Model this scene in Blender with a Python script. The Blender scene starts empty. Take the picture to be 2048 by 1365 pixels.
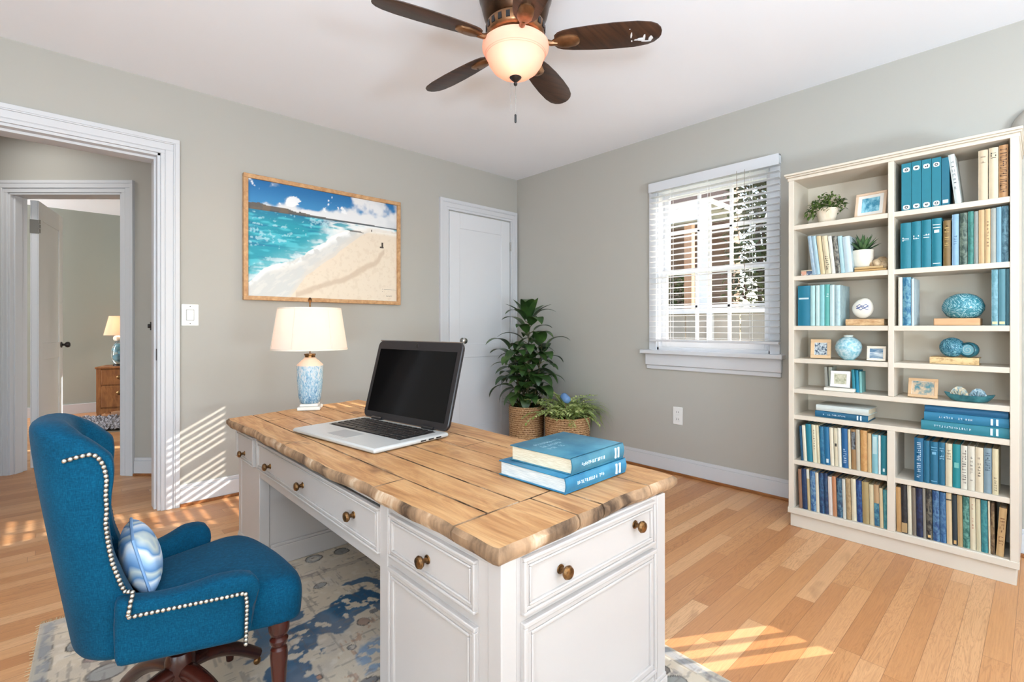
import bpy, math, random
import numpy as np
from mathutils import Vector, Matrix
random.seed(7)
scene = bpy.context.scene
COL = scene.collection
PI = math.pi
# ---------------------------------------------------------------- camera model (used to read real positions off known planes)
FX, HY, CX, H = 985.0, 654.0, 1024.0, 1.25
FW = (0.6802, 0.7330)
RT = (0.7330, -0.6802)
def ray(px, py):
    u = (px-CX)/FX; w = (HY-py)/FX
    return (FW[0]+u*RT[0], FW[1]+u*RT[1], w)
def onX(px, py, X):
    r = ray(px, py); t = X/r[0]; return Vector((X, r[1]*t, H+r[2]*t))
def onY(px, py, Y):
    r = ray(px, py); t = Y/r[1]; return Vector((r[0]*t, Y, H+r[2]*t))
def onZ(px, py, Z):
    r = ray(px, py); t = (Z-H)/r[2]; return Vector((r[0]*t, r[1]*t, Z))
def onD(px, py, d):
    r = ray(px, py); return Vector((r[0]*d, r[1]*d, H+r[2]*d))
def DL(d, lat, z=0.0):
    return Vector((FW[0]*d+RT[0]*lat, FW[1]*d+RT[1]*lat, z))
YAWF = math.atan2(FW[1], FW[0])          # heading of the camera axis

# ---------------------------------------------------------------- materials
def lin(c):
    c = c/255.0
    return c/12.92 if c <= 0.04045 else ((c+0.055)/1.055)**2.4
def rgb(c):
    if isinstance(c, str):
        c = tuple(int(c[i:i+2], 16) for i in (0, 2, 4))
    return (lin(c[0]), lin(c[1]), lin(c[2]), 1.0)
class NG:
    def __init__(s, name):
        s.m = bpy.data.materials.new(name); s.m.use_nodes = True
        s.t = s.m.node_tree; s.t.nodes.clear()
        s.out = s.n('ShaderNodeOutputMaterial')
        s.b = s.n('ShaderNodeBsdfPrincipled')
        s.l(s.b.outputs[0], s.out.inputs[0])
    def n(s, typ, **kw):
        nd = s.t.nodes.new(typ)
        for k, v in kw.items(): setattr(nd, k, v)
        return nd
    def l(s, a, b): s.t.links.new(a, b)
    def setin(s, sock, v):
        if isinstance(v, bpy.types.NodeSocket): s.l(v, sock)
        else: sock.default_value = v
    def math(s, op, a, b=0.0, c=0.0):
        nd = s.n('ShaderNodeMath', operation=op)
        s.setin(nd.inputs[0], a); s.setin(nd.inputs[1], b); s.setin(nd.inputs[2], c)
        return nd.outputs[0]
    def obj(s): return s.n('ShaderNodeTexCoord').outputs['Object']
    def sep(s, v):
        nd = s.n('ShaderNodeSeparateXYZ'); s.l(v, nd.inputs[0]); return nd.outputs
    def comb(s, x, y, z):
        nd = s.n('ShaderNodeCombineXYZ')
        for i, q in enumerate((x, y, z)): s.setin(nd.inputs[i], q)
        return nd.outputs[0]
    def scale(s, v, sc):
        nd = s.n('ShaderNodeMapping'); s.l(v, nd.inputs[0]); nd.inputs['Scale'].default_value = sc
        return nd.outputs[0]
    def noise(s, v, scale=5, detail=3, rough=.55, dist=0):
        nd = s.n('ShaderNodeTexNoise'); s.l(v, nd.inputs['Vector'])
        nd.inputs['Scale'].default_value = scale; nd.inputs['Detail'].default_value = detail
        nd.inputs['Roughness'].default_value = rough; nd.inputs['Distortion'].default_value = dist
        return nd.outputs[0]
    def white(s, v):
        nd = s.n('ShaderNodeTexWhiteNoise', noise_dimensions='3D'); s.l(v, nd.inputs[0]); return nd.outputs[0]
    def ramp(s, f, stops, interp='LINEAR'):
        nd = s.n('ShaderNodeValToRGB'); s.setin(nd.inputs[0], f)
        cr = nd.color_ramp; cr.interpolation = interp
        while len(cr.elements) < len(stops): cr.elements.new(0.5)
        for e, (p, c) in zip(cr.elements, stops): e.position = p; e.color = rgb(c)
        return nd.outputs[0]
    def mix(s, f, a, b, mode='MIX'):
        nd = s.n('ShaderNodeMix', data_type='RGBA', blend_type=mode)
        s.setin(nd.inputs[0], f); s.setin(nd.inputs[6], a); s.setin(nd.inputs[7], b)
        return nd.outputs[2]
    def bump(s, h, strength=.2, dist=.01):
        nd = s.n('ShaderNodeBump'); s.l(h, nd.inputs['Height'])
        nd.inputs['Strength'].default_value = strength; nd.inputs['Distance'].default_value = dist
        s.l(nd.outputs[0], s.b.inputs['Normal'])
    def p(s, **kw):
        for k, v in kw.items(): s.setin(s.b.inputs[k], v)
        return s
MATS = {}
def flat(name, col, rough=.5, metal=0, var=.06, scale=12, bump=0, bscale=60, emit=0, emitcol=None, spec=.5, sheen=0, stretch=(1, 1, 1)):
    if name in MATS: return MATS[name]
    g = NG(name); v = g.scale(g.obj(), stretch)
    c = rgb(col)
    n = g.noise(v, scale, 3)
    k = g.math('MULTIPLY_ADD', n, 2*var, 1-var)
    vm = g.n('ShaderNodeVectorMath', operation='SCALE'); vm.inputs[0].default_value = c[:3]; g.l(k, vm.inputs['Scale'])
    g.p(Roughness=rough, Metallic=metal); g.b.inputs['Specular IOR Level'].default_value = spec
    g.l(vm.outputs[0], g.b.inputs['Base Color'])
    if bump: g.bump(g.noise(v, bscale, 4), bump, .004)
    if sheen: g.b.inputs['Sheen Weight'].default_value = sheen
    if emit:
        g.b.inputs['Emission Color'].default_value = rgb(emitcol or col); g.b.inputs['Emission Strength'].default_value = emit
    MATS[name] = g.m; return g.m
def duo(name, c1, c2, scale=25, lo=.45, hi=.55, rough=.5, stretch=(1, 1, 1), dist=0, detail=4, c3=None, metal=0, bump=0):
    if name in MATS: return MATS[name]
    g = NG(name); v = g.scale(g.obj(), stretch)
    n = g.noise(v, scale, detail, .6, dist)
    st = [(lo, c1), (hi, c2)]
    if c3: st.append((min(.99, hi+.1), c3))
    g.l(g.ramp(n, st), g.b.inputs['Base Color']); g.p(Roughness=rough, Metallic=metal)
    if bump: g.bump(n, bump, .004)
    MATS[name] = g.m; return g.m
def attr(name, rough=.6, bump=0, bscale=200, coat=0):
    g = NG(name); a = g.n('ShaderNodeVertexColor'); a.layer_name = 'Col'
    g.l(a.outputs[0], g.b.inputs['Base Color']); g.p(Roughness=rough)
    if coat: g.b.inputs['Coat Weight'].default_value = coat
    if bump: g.bump(g.noise(g.obj(), bscale, 3), bump, .003)
    MATS[name] = g.m; return g.m

# ---------------------------------------------------------------- mesh builder
class MB:
    def __init__(s): s.v = []; s.f = []; s.m = []; s.T = Matrix.Identity(4)
    def add(s, vs, fs, mi=0):
        o = len(s.v)
        s.v += [tuple(s.T @ Vector(q)) for q in vs]
        s.f += [tuple(i+o for i in f) for f in fs]; s.m += [mi]*len(fs)
    def box(s, x0, x1, y0, y1, z0, z1, mi=0):
        if x0 > x1: x0, x1 = x1, x0
        if y0 > y1: y0, y1 = y1, y0
        if z0 > z1: z0, z1 = z1, z0
        s.add([(x0, y0, z0), (x1, y0, z0), (x1, y1, z0), (x0, y1, z0), (x0, y0, z1), (x1, y0, z1), (x1, y1, z1), (x0, y1, z1)],
              [(0, 3, 2, 1), (4, 5, 6, 7), (0, 1, 5, 4), (1, 2, 6, 5), (2, 3, 7, 6), (3, 0, 4, 7)], mi)
        return s
    def bbox(s, x0, x1, y0, y1, z0, z1, r=.004, mi=0):
        "box with chamfered edges: a rounded-rectangle prism with inset caps"
        o = [(x0+r, y0), (x1-r, y0), (x1, y0+r), (x1, y1-r), (x1-r, y1), (x0+r, y1), (x0, y1-r), (x0, y0+r)]
        cx, cy = (x0+x1)/2, (y0+y1)/2
        sx = 1-2*r/max(1e-6, (x1-x0)); sy = 1-2*r/max(1e-6, (y1-y0))
        i = [(cx+(a-cx)*sx, cy+(b-cy)*sy) for a, b in o]
        s.rings([[(a, b, z0) for a, b in i], [(a, b, z0+r) for a, b in o], [(a, b, z1-r) for a, b in o], [(a, b, z1) for a, b in i]], mi=mi)
        return s
    def rings(s, R, closed=True, caps=True, mi=0):
        n = len(R[0]); vs = [p for r in R for p in r]; fs = []
        for k in range(len(R)-1):
            for i in range(n if closed else n-1):
                j = (i+1) % n
                fs.append((k*n+i, k*n+j, (k+1)*n+j, (k+1)*n+i))
        if caps and closed:
            fs.append(tuple(reversed(range(n)))); fs.append(tuple((len(R)-1)*n+i for i in range(n)))
        s.add(vs, fs, mi); return s
    def lathe(s, prof, n=32, c=(0, 0, 0), mi=0, caps=True, flute=None):
        R = []
        for r, z in prof:
            r = max(r, 1e-4)
            R.append([(c[0]+r*math.cos(2*PI*i/n), c[1]+r*math.sin(2*PI*i/n), c[2]+z) for i in range(n)])
        return s.rings(R, mi=mi, caps=caps)
    def tube(s, pts, r, n=8, mi=0, caps=True, squash=1.0):
        pts = [Vector(p) for p in pts]; R = []; up = Vector((0, 0, 1)); prev = None
        for i, p in enumerate(pts):
            t = (pts[min(i+1, len(pts)-1)]-pts[max(i-1, 0)]).normalized()
            if prev is None:
                a = t.cross(up)
                if a.length < 1e-3: a = t.cross(Vector((1, 0, 0)))
            else:
                a = prev - t*prev.dot(t)
            a.normalize(); prev = a; b = t.cross(a)
            rr = r[i] if isinstance(r, (list, tuple)) else r
            R.append([tuple(p+a*(rr*math.cos(2*PI*k/n))+b*(rr*squash*math.sin(2*PI*k/n))) for k in range(n)])
        return s.rings(R, mi=mi, caps=caps)
    def cyl(s, p0, p1, r, n=12, mi=0, r1=None):
        return s.tube([p0, p1], [r, r if r1 is None else r1], n, mi)
    def sphere(s, c, r, nu=20, nv=12, mi=0, sc=(1, 1, 1)):
        R = []
        for j in range(nv+1):
            th = -PI/2+PI*j/nv; rr = max(math.cos(th), 1e-3)*r
            R.append([(c[0]+sc[0]*rr*math.cos(2*PI*i/nu), c[1]+sc[1]*rr*math.sin(2*PI*i/nu), c[2]+sc[2]*r*math.sin(th)) for i in range(nu)])
        return s.rings(R, mi=mi)
    def grid(s, P, mi=0, flip=False):
        n = len(P); m = len(P[0]); fs = []
        for i in range(n-1):
            for j in range(m-1):
                q = (i*m+j, i*m+j+1, (i+1)*m+j+1, (i+1)*m+j)
                fs.append(tuple(reversed(q)) if flip else q)
        s.add([p for r in P for p in r], fs, mi); return s
    def leaf(s, base, az, el, L, W, droop=1.0, fold=.25, n=7, mi=0, tip=1.0):
        P = []; p = Vector(base); e = el
        side = Vector((-math.sin(az), math.cos(az), 0))
        for i in range(n+1):
            t = i/n
            d = Vector((math.cos(az)*math.cos(e), math.sin(az)*math.cos(e), math.sin(e)))
            nrm = side.cross(d)*-1
            w = W*.5*(math.sin(PI*min(1, (t**.75)))**.85)+W*.015
            lift = nrm*(-fold*w)
            P.append([tuple(p+side*w-lift), tuple(p), tuple(p-side*w-lift)])
            p = p+d*(L/n); e -= droop/n
        s.grid(P, mi)
    def clampmax(s, X=None, Y=None):
        s.v = [(min(a, X) if X is not None else a, min(b, Y) if Y is not None else b, c) for a, b, c in s.v]
def build(name, mb, mats, parent=None, smooth=35, loc=None, bevel=0, subsurf=0, flags=None, fixn=True):
    me = bpy.data.meshes.new(name); me.from_pydata(mb.v, [], mb.f)
    if not isinstance(mats, (list, tuple)): mats = [mats]
    for m in mats: me.materials.append(m)
    if len(mats) > 1: me.polygons.foreach_set('material_index', mb.m)
    me.update()
    if fixn:
        import bmesh
        bm = bmesh.new(); bm.from_mesh(me); bmesh.ops.recalc_face_normals(bm, faces=bm.faces); bm.to_mesh(me); bm.free()
    if smooth:
        me.shade_smooth()
        if smooth < 180: me.set_sharp_from_angle(angle=math.radians(smooth))
    o = bpy.data.objects.new(name, me); COL.objects.link(o)
    if parent: o.parent = parent
    if loc is not None: o.location = loc
    if bevel:
        b = o.modifiers.new('bevel', 'BEVEL'); b.width = bevel; b.segments = 2; b.limit_method = 'ANGLE'; b.angle_limit = math.radians(40)
    if subsurf:
        b = o.modifiers.new('subd', 'SUBSURF'); b.levels = subsurf; b.render_levels = subsurf
    return o
def tag(o, label, cat, group=None):
    o['label'] = label; o['category'] = cat
    if group: o['group'] = group
    return o
def thing(name, label, cat, loc=(0, 0, 0), rotz=0, group=None):
    o = bpy.data.objects.new(name, None); COL.objects.link(o)
    o.empty_display_size = .05
    o.location = loc; o.rotation_euler = (0, 0, rotz)
    return tag(o, label, cat, group)
def struct(name, mb, mats, label=None, **kw):
    o = build(name, mb, mats, **kw); o['kind'] = 'structure'
    if label: o['label'] = label
    return o
# ---------------------------------------------------------------- numpy value noise for painted rugs and pictures
def vnoise(x, y, seed=0):
    xi = np.floor(x).astype(np.int64); yi = np.floor(y).astype(np.int64); xf = x-xi; yf = y-yi
    def h(a, b):
        q = (a*374761393 + b*668265263 + seed*982451653) & 0x7fffffff
        q = ((q ^ (q >> 13))*1274126177) & 0x7fffffff
        return ((q ^ (q >> 16)) & 0xffff)/65535.0
    u = xf*xf*(3-2*xf); v = yf*yf*(3-2*yf)
    return (h(xi, yi)*(1-u)+h(xi+1, yi)*u)*(1-v)+(h(xi, yi+1)*(1-u)+h(xi+1, yi+1)*u)*v
def fbm(x, y, seed=0, o=4):
    a = np.zeros_like(x); k = .5
    for i in range(o): a = a+k*vnoise(x*2**i, y*2**i, seed+i*17); k *= .5
    return a/(1-.5**o)
def sst(a, b, x):
    t = np.clip((x-a)/(b-a), 0, 1); return t*t*(3-2*t)
def C3(c): return np.array(rgb(c)[:3])
def lay(img, mask, col):
    return img*(1-mask[..., None])+C3(col)*mask[..., None]
def painted(name, P, colors, mat, parent=None):
    "P: (n,m,3) points, colors (n,m,3) linear; one sheet carrying its picture"
    n, m = P.shape[:2]
    idx = np.arange(n*m).reshape(n, m)
    f = np.stack([idx[:-1, :-1], idx[:-1, 1:], idx[1:, 1:], idx[1:, :-1]], -1).reshape(-1, 4)
    me = bpy.data.meshes.new(name); me.from_pydata(P.reshape(-1, 3).tolist(), [], f.tolist())
    at = me.color_attributes.new('Col', 'FLOAT_COLOR', 'POINT')
    c = np.concatenate([colors.reshape(-1, 3), np.ones((n*m, 1))], 1).astype(np.float32)
    at.data.foreach_set('color', c.ravel())
    me.materials.append(mat); me.update()
    o = bpy.data.objects.new(name, me); COL.objects.link(o)
    if parent: o.parent = parent
    return o
# ================================================================ materials of the place
wall_m = flat('wall_paint', (181, 178, 170), rough=.85, var=.012, scale=3, bump=.05, bscale=220, spec=.2)
ceil_m = flat('ceiling_paint', (240, 241, 245), rough=.9, var=.01, scale=2, spec=.15)
trim_m = flat('trim_paint', (210, 211, 214), rough=.62, var=.01, scale=4)
door_m = flat('door_paint', (222, 223, 226), rough=.55, var=.01, scale=4)
shoe_m = duo('shoe_moulding_wood', (120, 70, 32), (168, 108, 58), 6, .3, .7, .5, (8, 1, 8))
cream_m = flat('bookcase_paint', (212, 201, 184), rough=.6, var=.015, scale=5)
desk_m = flat('desk_paint', (188, 180, 174), rough=.5, var=.02, scale=5, bump=.04, bscale=40, stretch=(1, 1, .2))
brass_m = duo('antique_brass', (70, 48, 30), (150, 110, 66), 60, .35, .65, .32, metal=.85)
dark_metal = flat('dark_bronze_metal', (58, 52, 50), rough=.35, metal=.8, var=.1)
chrome_m = flat('nickel', (190, 188, 184), rough=.25, metal=.95, var=.03)
plate_m = flat('white_plastic', (235, 235, 232), rough=.4, var=.01)
black_m = flat('black_plastic', (18, 18, 20), rough=.4, var=.05)

def floor_mat():
    g = NG('oak_floor'); o = g.obj(); x, y, z = g.sep(o)
    W = .078
    row = g.math('FLOOR', g.math('DIVIDE', y, W))
    r1 = g.white(g.comb(row, 3.3, 0.0))
    L = g.math('MULTIPLY_ADD', g.white(g.comb(row, 9.1, 1.0)), .7, .75)
    xs = g.math('ADD', g.math('DIVIDE', x, L), g.math('MULTIPLY', r1, 7.0))
    col = g.math('FLOOR', xs)
    pid = g.white(g.comb(row, col, 2.0)); pid2 = g.white(g.comb(col, row, 5.0))
    off = g.math('MULTIPLY', pid, 30.0)
    # grain: stretched noise with swirling cathedral figure
    vec = g.comb(g.math('MULTIPLY', x, 1.0), g.math('ADD', g.math('MULTIPLY', y, 9.0), off), off)
    base = g.noise(vec, 2.2, 4, .6, 1.2)
    rings = g.math('FRACT', g.math('MULTIPLY', base, 9.0))
    rings = g.math('ABSOLUTE', g.math('SUBTRACT', rings, .5))
    fine = g.noise(g.comb(g.math('MULTIPLY', x, 3.0), g.math('MULTIPLY', y, 120.0), off), 2.0, 3)
    pc = g.ramp(pid, [(0, (192, 132, 82)), (.3, (206, 148, 96)), (.62, (213, 157, 106)), (1, (225, 176, 128))])
    gr = g.ramp(rings, [(0, (176, 150, 130)), (.16, (240, 232, 224)), (.5, (255, 255, 255))])
    amt = g.math('MULTIPLY_ADD', pid2, .4, .08)
    c = g.mix(amt, pc, gr, 'MULTIPLY')
    c = g.mix(.35, c, g.ramp(fine, [(.3, (205, 190, 176)), (.65, (255, 255, 255))]), 'MULTIPLY')
    kn = g.noise(g.comb(g.math('MULTIPLY', x, .9), g.math('ADD', g.math('MULTIPLY', y, 2.2), off), off), 2.6, 3, .5, .6)
    c = g.mix(g.math('MULTIPLY', g.math('SMOOTH_MIN', g.math('MULTIPLY', g.math('MAXIMUM', g.math('SUBTRACT', kn, .66), 0.0), 6.0), .8, .1), .6), c, rgb((128, 78, 44)))
    fy = g.math('FRACT', g.math('DIVIDE', y, W)); ey = g.math('MINIMUM', fy, g.math('SUBTRACT', 1.0, fy))
    fx = g.math('FRACT', xs); ex = g.math('MULTIPLY', g.math('MINIMUM', fx, g.math('SUBTRACT', 1.0, fx)), g.math('DIVIDE', L, W))
    e = g.math('MINIMUM', ey, ex)
    seam = g.math('LESS_THAN', e, .013)
    c = g.mix(g.math('MULTIPLY', seam, .55), c, rgb((110, 64, 34)))
    g.l(c, g.b.inputs['Base Color'])
    g.l(g.math('MULTIPLY_ADD', fine, .12, .27), g.b.inputs['Roughness'])
    g.bump(g.math('MINIMUM', e, .03), .15, .01)
    return g.m
floor_m = floor_mat()

# ================================================================ the room shell
RX, LY, CZ = 3.866, 4.082, 2.922          # right wall plane, left wall plane, ceiling height
BX, BY = -2.6, -3.4                       # unseen walls behind the camera
def wall_cells(mb, axis, p0, p1, a0, a1, z0, z1, holes):
    As = sorted(set([a0, a1]+[q for h in holes for q in h[:2]])); Zs = sorted(set([z0, z1]+[q for h in holes for q in h[2:]]))
    for i in range(len(As)-1):
        for j in range(len(Zs)-1):
            ca, cz = (As[i]+As[i+1])/2, (Zs[j]+Zs[j+1])/2
            if any(h[0] < ca < h[1] and h[2] < cz < h[3] for h in holes): continue
            if axis == 'X': mb.box(p0, p1, As[i], As[i+1], Zs[j], Zs[j+1])
            else: mb.box(As[i], As[i+1], p0, p1, Zs[j], Zs[j+1])
WIN1 = (1.36, 2.30, 1.045, 2.44)          # the window in the photograph (Y0,Y1,z0,z1)
WIN2 = (-.60, -.21, .86, 2.44)            # unseen window beyond the right frame edge, narrowed to shape the floor sun patch
DOORL = (-.55, .526, 0, 2.43)             # open doorway to the hall
mb = MB(); wall_cells(mb, 'X', RX, RX+.16, BY, LY+.22, 0, CZ, [WIN1, WIN2]); struct('wall_right', mb, wall_m, smooth=0)
mb = MB(); wall_cells(mb, 'Y', LY, LY+.22, BX, RX, 0, CZ, [DOORL]); struct('wall_left', mb, wall_m, smooth=0)
WB = [(-2.1, -.5, .3, 2.6), (.0, 1.6, .3, 2.6), (2.0, 3.5, .3, 2.6)]
mb = MB(); wall_cells(mb, 'Y', BY-.16, BY, BX, RX+.16, 0, CZ, WB); struct('wall_back', mb, wall_m, smooth=0)
WS = (-1.9, .8, .4, 2.5)
mb = MB(); wall_cells(mb, 'X', BX-.16, BX, BY-.16, LY+.22, 0, CZ, [WS]); struct('wall_side', mb, wall_m, smooth=0)
mb = MB().box(-6.5, RX+.16, BY-.16, 10.2, -.12, 0); struct('floor', mb, floor_m, smooth=0)
mb = MB().box(-6.5, RX+.16, BY-.16, 10.2, CZ, CZ+.12); struct('ceiling', mb, ceil_m, smooth=0)
# baseboards
def baseboard(name, x0, x1, y0, y1, nx, ny, h=.148):
    mb = MB(); t = .018
    if nx:
        X = x0
        mb.box(X, X+nx*t, y0, y1, .018, h-.025); mb.box(X, X+nx*t*.6, y0, y1, h-.025, h); mb.box(X, X+nx*(t+.014), y0, y1, 0, .02, 1)
    else:
        Y = y0
        mb.box(x0, x1, Y, Y+ny*t, .018, h-.025); mb.box(x0, x1, Y, Y+ny*t*.6, h-.025, h); mb.box(x0, x1, Y, Y+ny*(t+.014), 0, .02, 1)
    struct(name, mb, [trim_m, shoe_m], bevel=.003)
baseboard('baseboard_right', RX, RX, BY, LY, -1, 0)
baseboard('baseboard_left', .634, 2.795, LY, LY, 0, -1)
baseboard('baseboard_back', BX, RX, BY, BY, 0, 1)
baseboard('baseboard_side', BX, BX, BY, LY, 1, 0)
# profiled casing around an opening in the wall Y = LY (front face towards -Y)
def casing_Y(name, x0, x1, zt, w, Y, right=True, left=True, s=-1, x1max=None):
    mb = MB()
    wl = w; wr = w if x1max is None else x1max-x1
    prof = [(0, .012), (.2, .018), (.24, .014), (.66, .020), (.74, .026), (1.0, .028)]     # fraction of width, projection
    for (f0, d0), (f1, d1) in zip(prof[:-1], prof[1:]):
        d = max(d0, d1)
        if left: mb.box(x0-wl*f0, x0-wl*f1, Y, Y+s*d, 0, zt+wl*f0)
        if right: mb.box(x1+wr*f0, x1+wr*f1, Y, Y+s*d, 0, zt+wl*f0)
        mb.box(x0-wl*f1 if left else x0, x1+wr*f1 if right else x1, Y, Y+s*d, zt+wl*f0, zt+wl*f1)
    return struct(name, mb, trim_m, bevel=.002)
casing_Y('trim_1', DOORL[0], DOORL[1], DOORL[3], .107, LY)
mb = MB()                                  # jamb lining with its stop, and the strike plates on it
jx, y0, y1 = DOORL[1], LY-.004, LY+.235
mb.box(jx-.018, jx, y0, y1, 0, DOORL[3]); mb.box(jx-.032, jx-.018, y0+.05, y1-.08, 0, DOORL[3]-.03)
mb.box(DOORL[0], DOORL[0]+.018, y0, y1, 0, DOORL[3]); mb.box(DOORL[0], jx, y0, y1, DOORL[3]-.018, DOORL[3])
mb.box(DOORL[0], jx, y0+.05, y1-.08, DOORL[3]-.035, DOORL[3]-.018)
struct('trim_2', mb, trim_m, bevel=.002)
mb = MB(); mb.box(jx-.021, jx-.0175, LY+.012, LY+.04, 1.02, 1.10); tag(build('strike_plate', mb, dark_metal, bevel=.003), 'small dark strike plate on the doorway jamb left of the light switch', 'strike plate')
mb = MB(); mb.box(jx-.036, jx-.031, LY+.165, LY+.2, 1.225, 1.285); mb.cyl((jx-.036, LY+.182, 1.255), (jx-.05, LY+.182, 1.255), .014, 14)
tag(build('door_latch', mb, dark_metal, bevel=.004), 'small dark latch on the far edge of the open doorway jamb', 'latch')
# closet door on the left wall
CD = (2.905+.012, 3.742, 0.012, 2.42)
casing_Y('trim_3', CD[0]-.012, CD[1]+.012, CD[3]+.012, .108, LY, x1max=RX-.02)
mb = MB(); Yd = LY-.006
x0, x1, z0, z1 = CD
mb.box(x0, x1, Yd, Yd+.03, z0, z1)
def stile(a, b, c, d): mb.box(a, b, Yd-.008, Yd, c, d)
stile(x0, x0+.13, z0, z1); stile(x1-.13, x1, z0, z1)
for a, b in ((z0, z0+.2), (.93, 1.07), (z1-.16, z1)): stile(x0+.13, x1-.13, a, b)
door = struct('door_1', mb, door_m, bevel=.004)
def knob_mb(r=.03, L=.06):
    m = MB(); m.lathe([(.0, L), (r*.55, L), (r*.9, L*.9), (r, L*.72), (r*.85, L*.52), (r*.4, L*.42), (r*.36, L*.14), (r*.95, L*.12), (r, .0)][::-1], 24)
    return m
k = build('door_handle', knob_mb(.032, .06), chrome_m, door); k.location = (3.075, Yd-.008, 1.105); k.rotation_euler = (PI/2, 0, 0)
mb = MB(); mb.box(x1+.001, x1+.011, Yd-.014, Yd-.004, 2.1, 2.2)
for q in range(5): mb.cyl((x1+.006, Yd-.016, 2.1+q*.02), (x1+.006, Yd-.016, 2.117+q*.02), .006, 10)
build('hinge', mb, chrome_m, door)

# ---------------- hall beyond the doorway: a wall facing the camera with a second doorway, then the bedroom
HD = 4.146
def ML(d=0): return Matrix.Translation(DL(HD+d, 0)) @ Matrix.Rotation(YAWF-PI/2, 4, 'Z')   # local x = to the right, y = away, z up
def latx(px, d=HD): return (px-CX)/FX*d
ox0, ox1, ozt = latx(18), latx(246), 2.378
mb = MB(); mb.T = ML(); wall_cells(mb, 'Y', 0, .13, -6.0, -2.35, 0, CZ, [(ox0, ox1, 0, ozt)]); struct('wall_hall', mb, wall_m, smooth=0)
mb = MB(); mb.T = ML()
prof = [(0, .012), (.3, .018), (.36, .013), (.75, .024), (1.0, .028)]; w = .1
for (f0, d0), (f1, d1) in zip(prof[:-1], prof[1:]):
    d = max(d0, d1)
    mb.box(ox0-w*f0, ox0-w*f1, -d, 0, 0, ozt+w*f0); mb.box(ox1+w*f0, ox1+w*f1, -d, 0, 0, ozt+w*f0)
    mb.box(ox0-w*f1, ox1+w*f1, -d, 0, ozt+w*f0, ozt+w*f1)
mb.box(ox0-.001, ox0+.018, -.01, .14, 0, ozt); mb.box(ox1-.018, ox1+.001, -.01, .14, 0, ozt); mb.box(ox0, ox1, -.01, .14, ozt-.018, ozt)
mb.box(ox0+.018, ox0+.032, .02, .085, 0, ozt-.018)
struct('trim_4', mb, trim_m, bevel=.002)
mb = MB(); mb.T = ML(); mb.box(ox1+.103, -2.36, -.018, 0, .018, .125); mb.box(ox1+.103, -2.36, -.012, 0, .125, .15); mb.box(ox1+.103, -2.36, -.03, 0, 0, .02, 1)
struct('baseboard_hall', mb, [trim_m, shoe_m], bevel=.003)
mb = MB(); mb.T = ML(); mb.box(-2.35, -2.25, -.4, 1.2, 0, CZ); mb.box(-6.0, -5.9, -3, 0, 0, CZ)
struct('wall_hall_end', mb, wall_m, smooth=0)
bed_m = flat('bedroom_paint', (172, 177, 168), rough=.85, var=.01, scale=3, spec=.2)
mb = MB(); mb.box(-6.5, 3, 9.45, 9.6, 0, CZ); struct('wall_bedroom', mb, bed_m, smooth=0)
mb = MB(); mb.box(-6.4, 2.2, 9.43, 9.45, 0, .14); struct('baseboard_bedroom', mb, trim_m, bevel=.003)
mb = MB(); mb.box(1.6, 1.75, 5.9, 9.45, 0, CZ); struct('wall_bedroom_side', mb, bed_m, smooth=0)
# open bedroom door
pa, pb = DL(4.32, latx(69, 4.32)), DL(4.98, latx(118, 4.98))
dv = (pb-pa); Ld = dv.length; yaw = math.atan2(dv.y, dv.x)
mb = MB(); mb.box(0, Ld, -.02, .02, .012, 2.36)
for s_ in (-1, 1):
    y_ = (.02*s_, .028*s_)
    mb.box(0, .12, *y_, .012, 2.36); mb.box(Ld-.12, Ld, *y_, .012, 2.36)
    for a, b in ((.012, .2), (.95, 1.1), (2.2, 2.36)): mb.box(.12, Ld-.12, *y_, a, b)
d2 = struct('door_2', mb, door_m, bevel=.003); d2.location = pa; d2.rotation_euler = (0, 0, yaw)
for s_ in (-1, 1):
    k = build('door_handle', knob_mb(.03, .07), dark_metal, d2); k.location = (Ld-.06, .028*s_, 1.07); k.rotation_euler = (-s_*PI/2, 0, 0)
for hz in (2.13, .3):
    mb = MB(); mb.box(-.006, 0, -.03, .03, hz-.06, hz+.06)
    for q in range(3): mb.cyl((-.006, -.034, hz-.055+q*.04), (-.006, -.034, hz-.02+q*.04), .008, 10)
    build('hinge', mb, chrome_m, d2)

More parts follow.
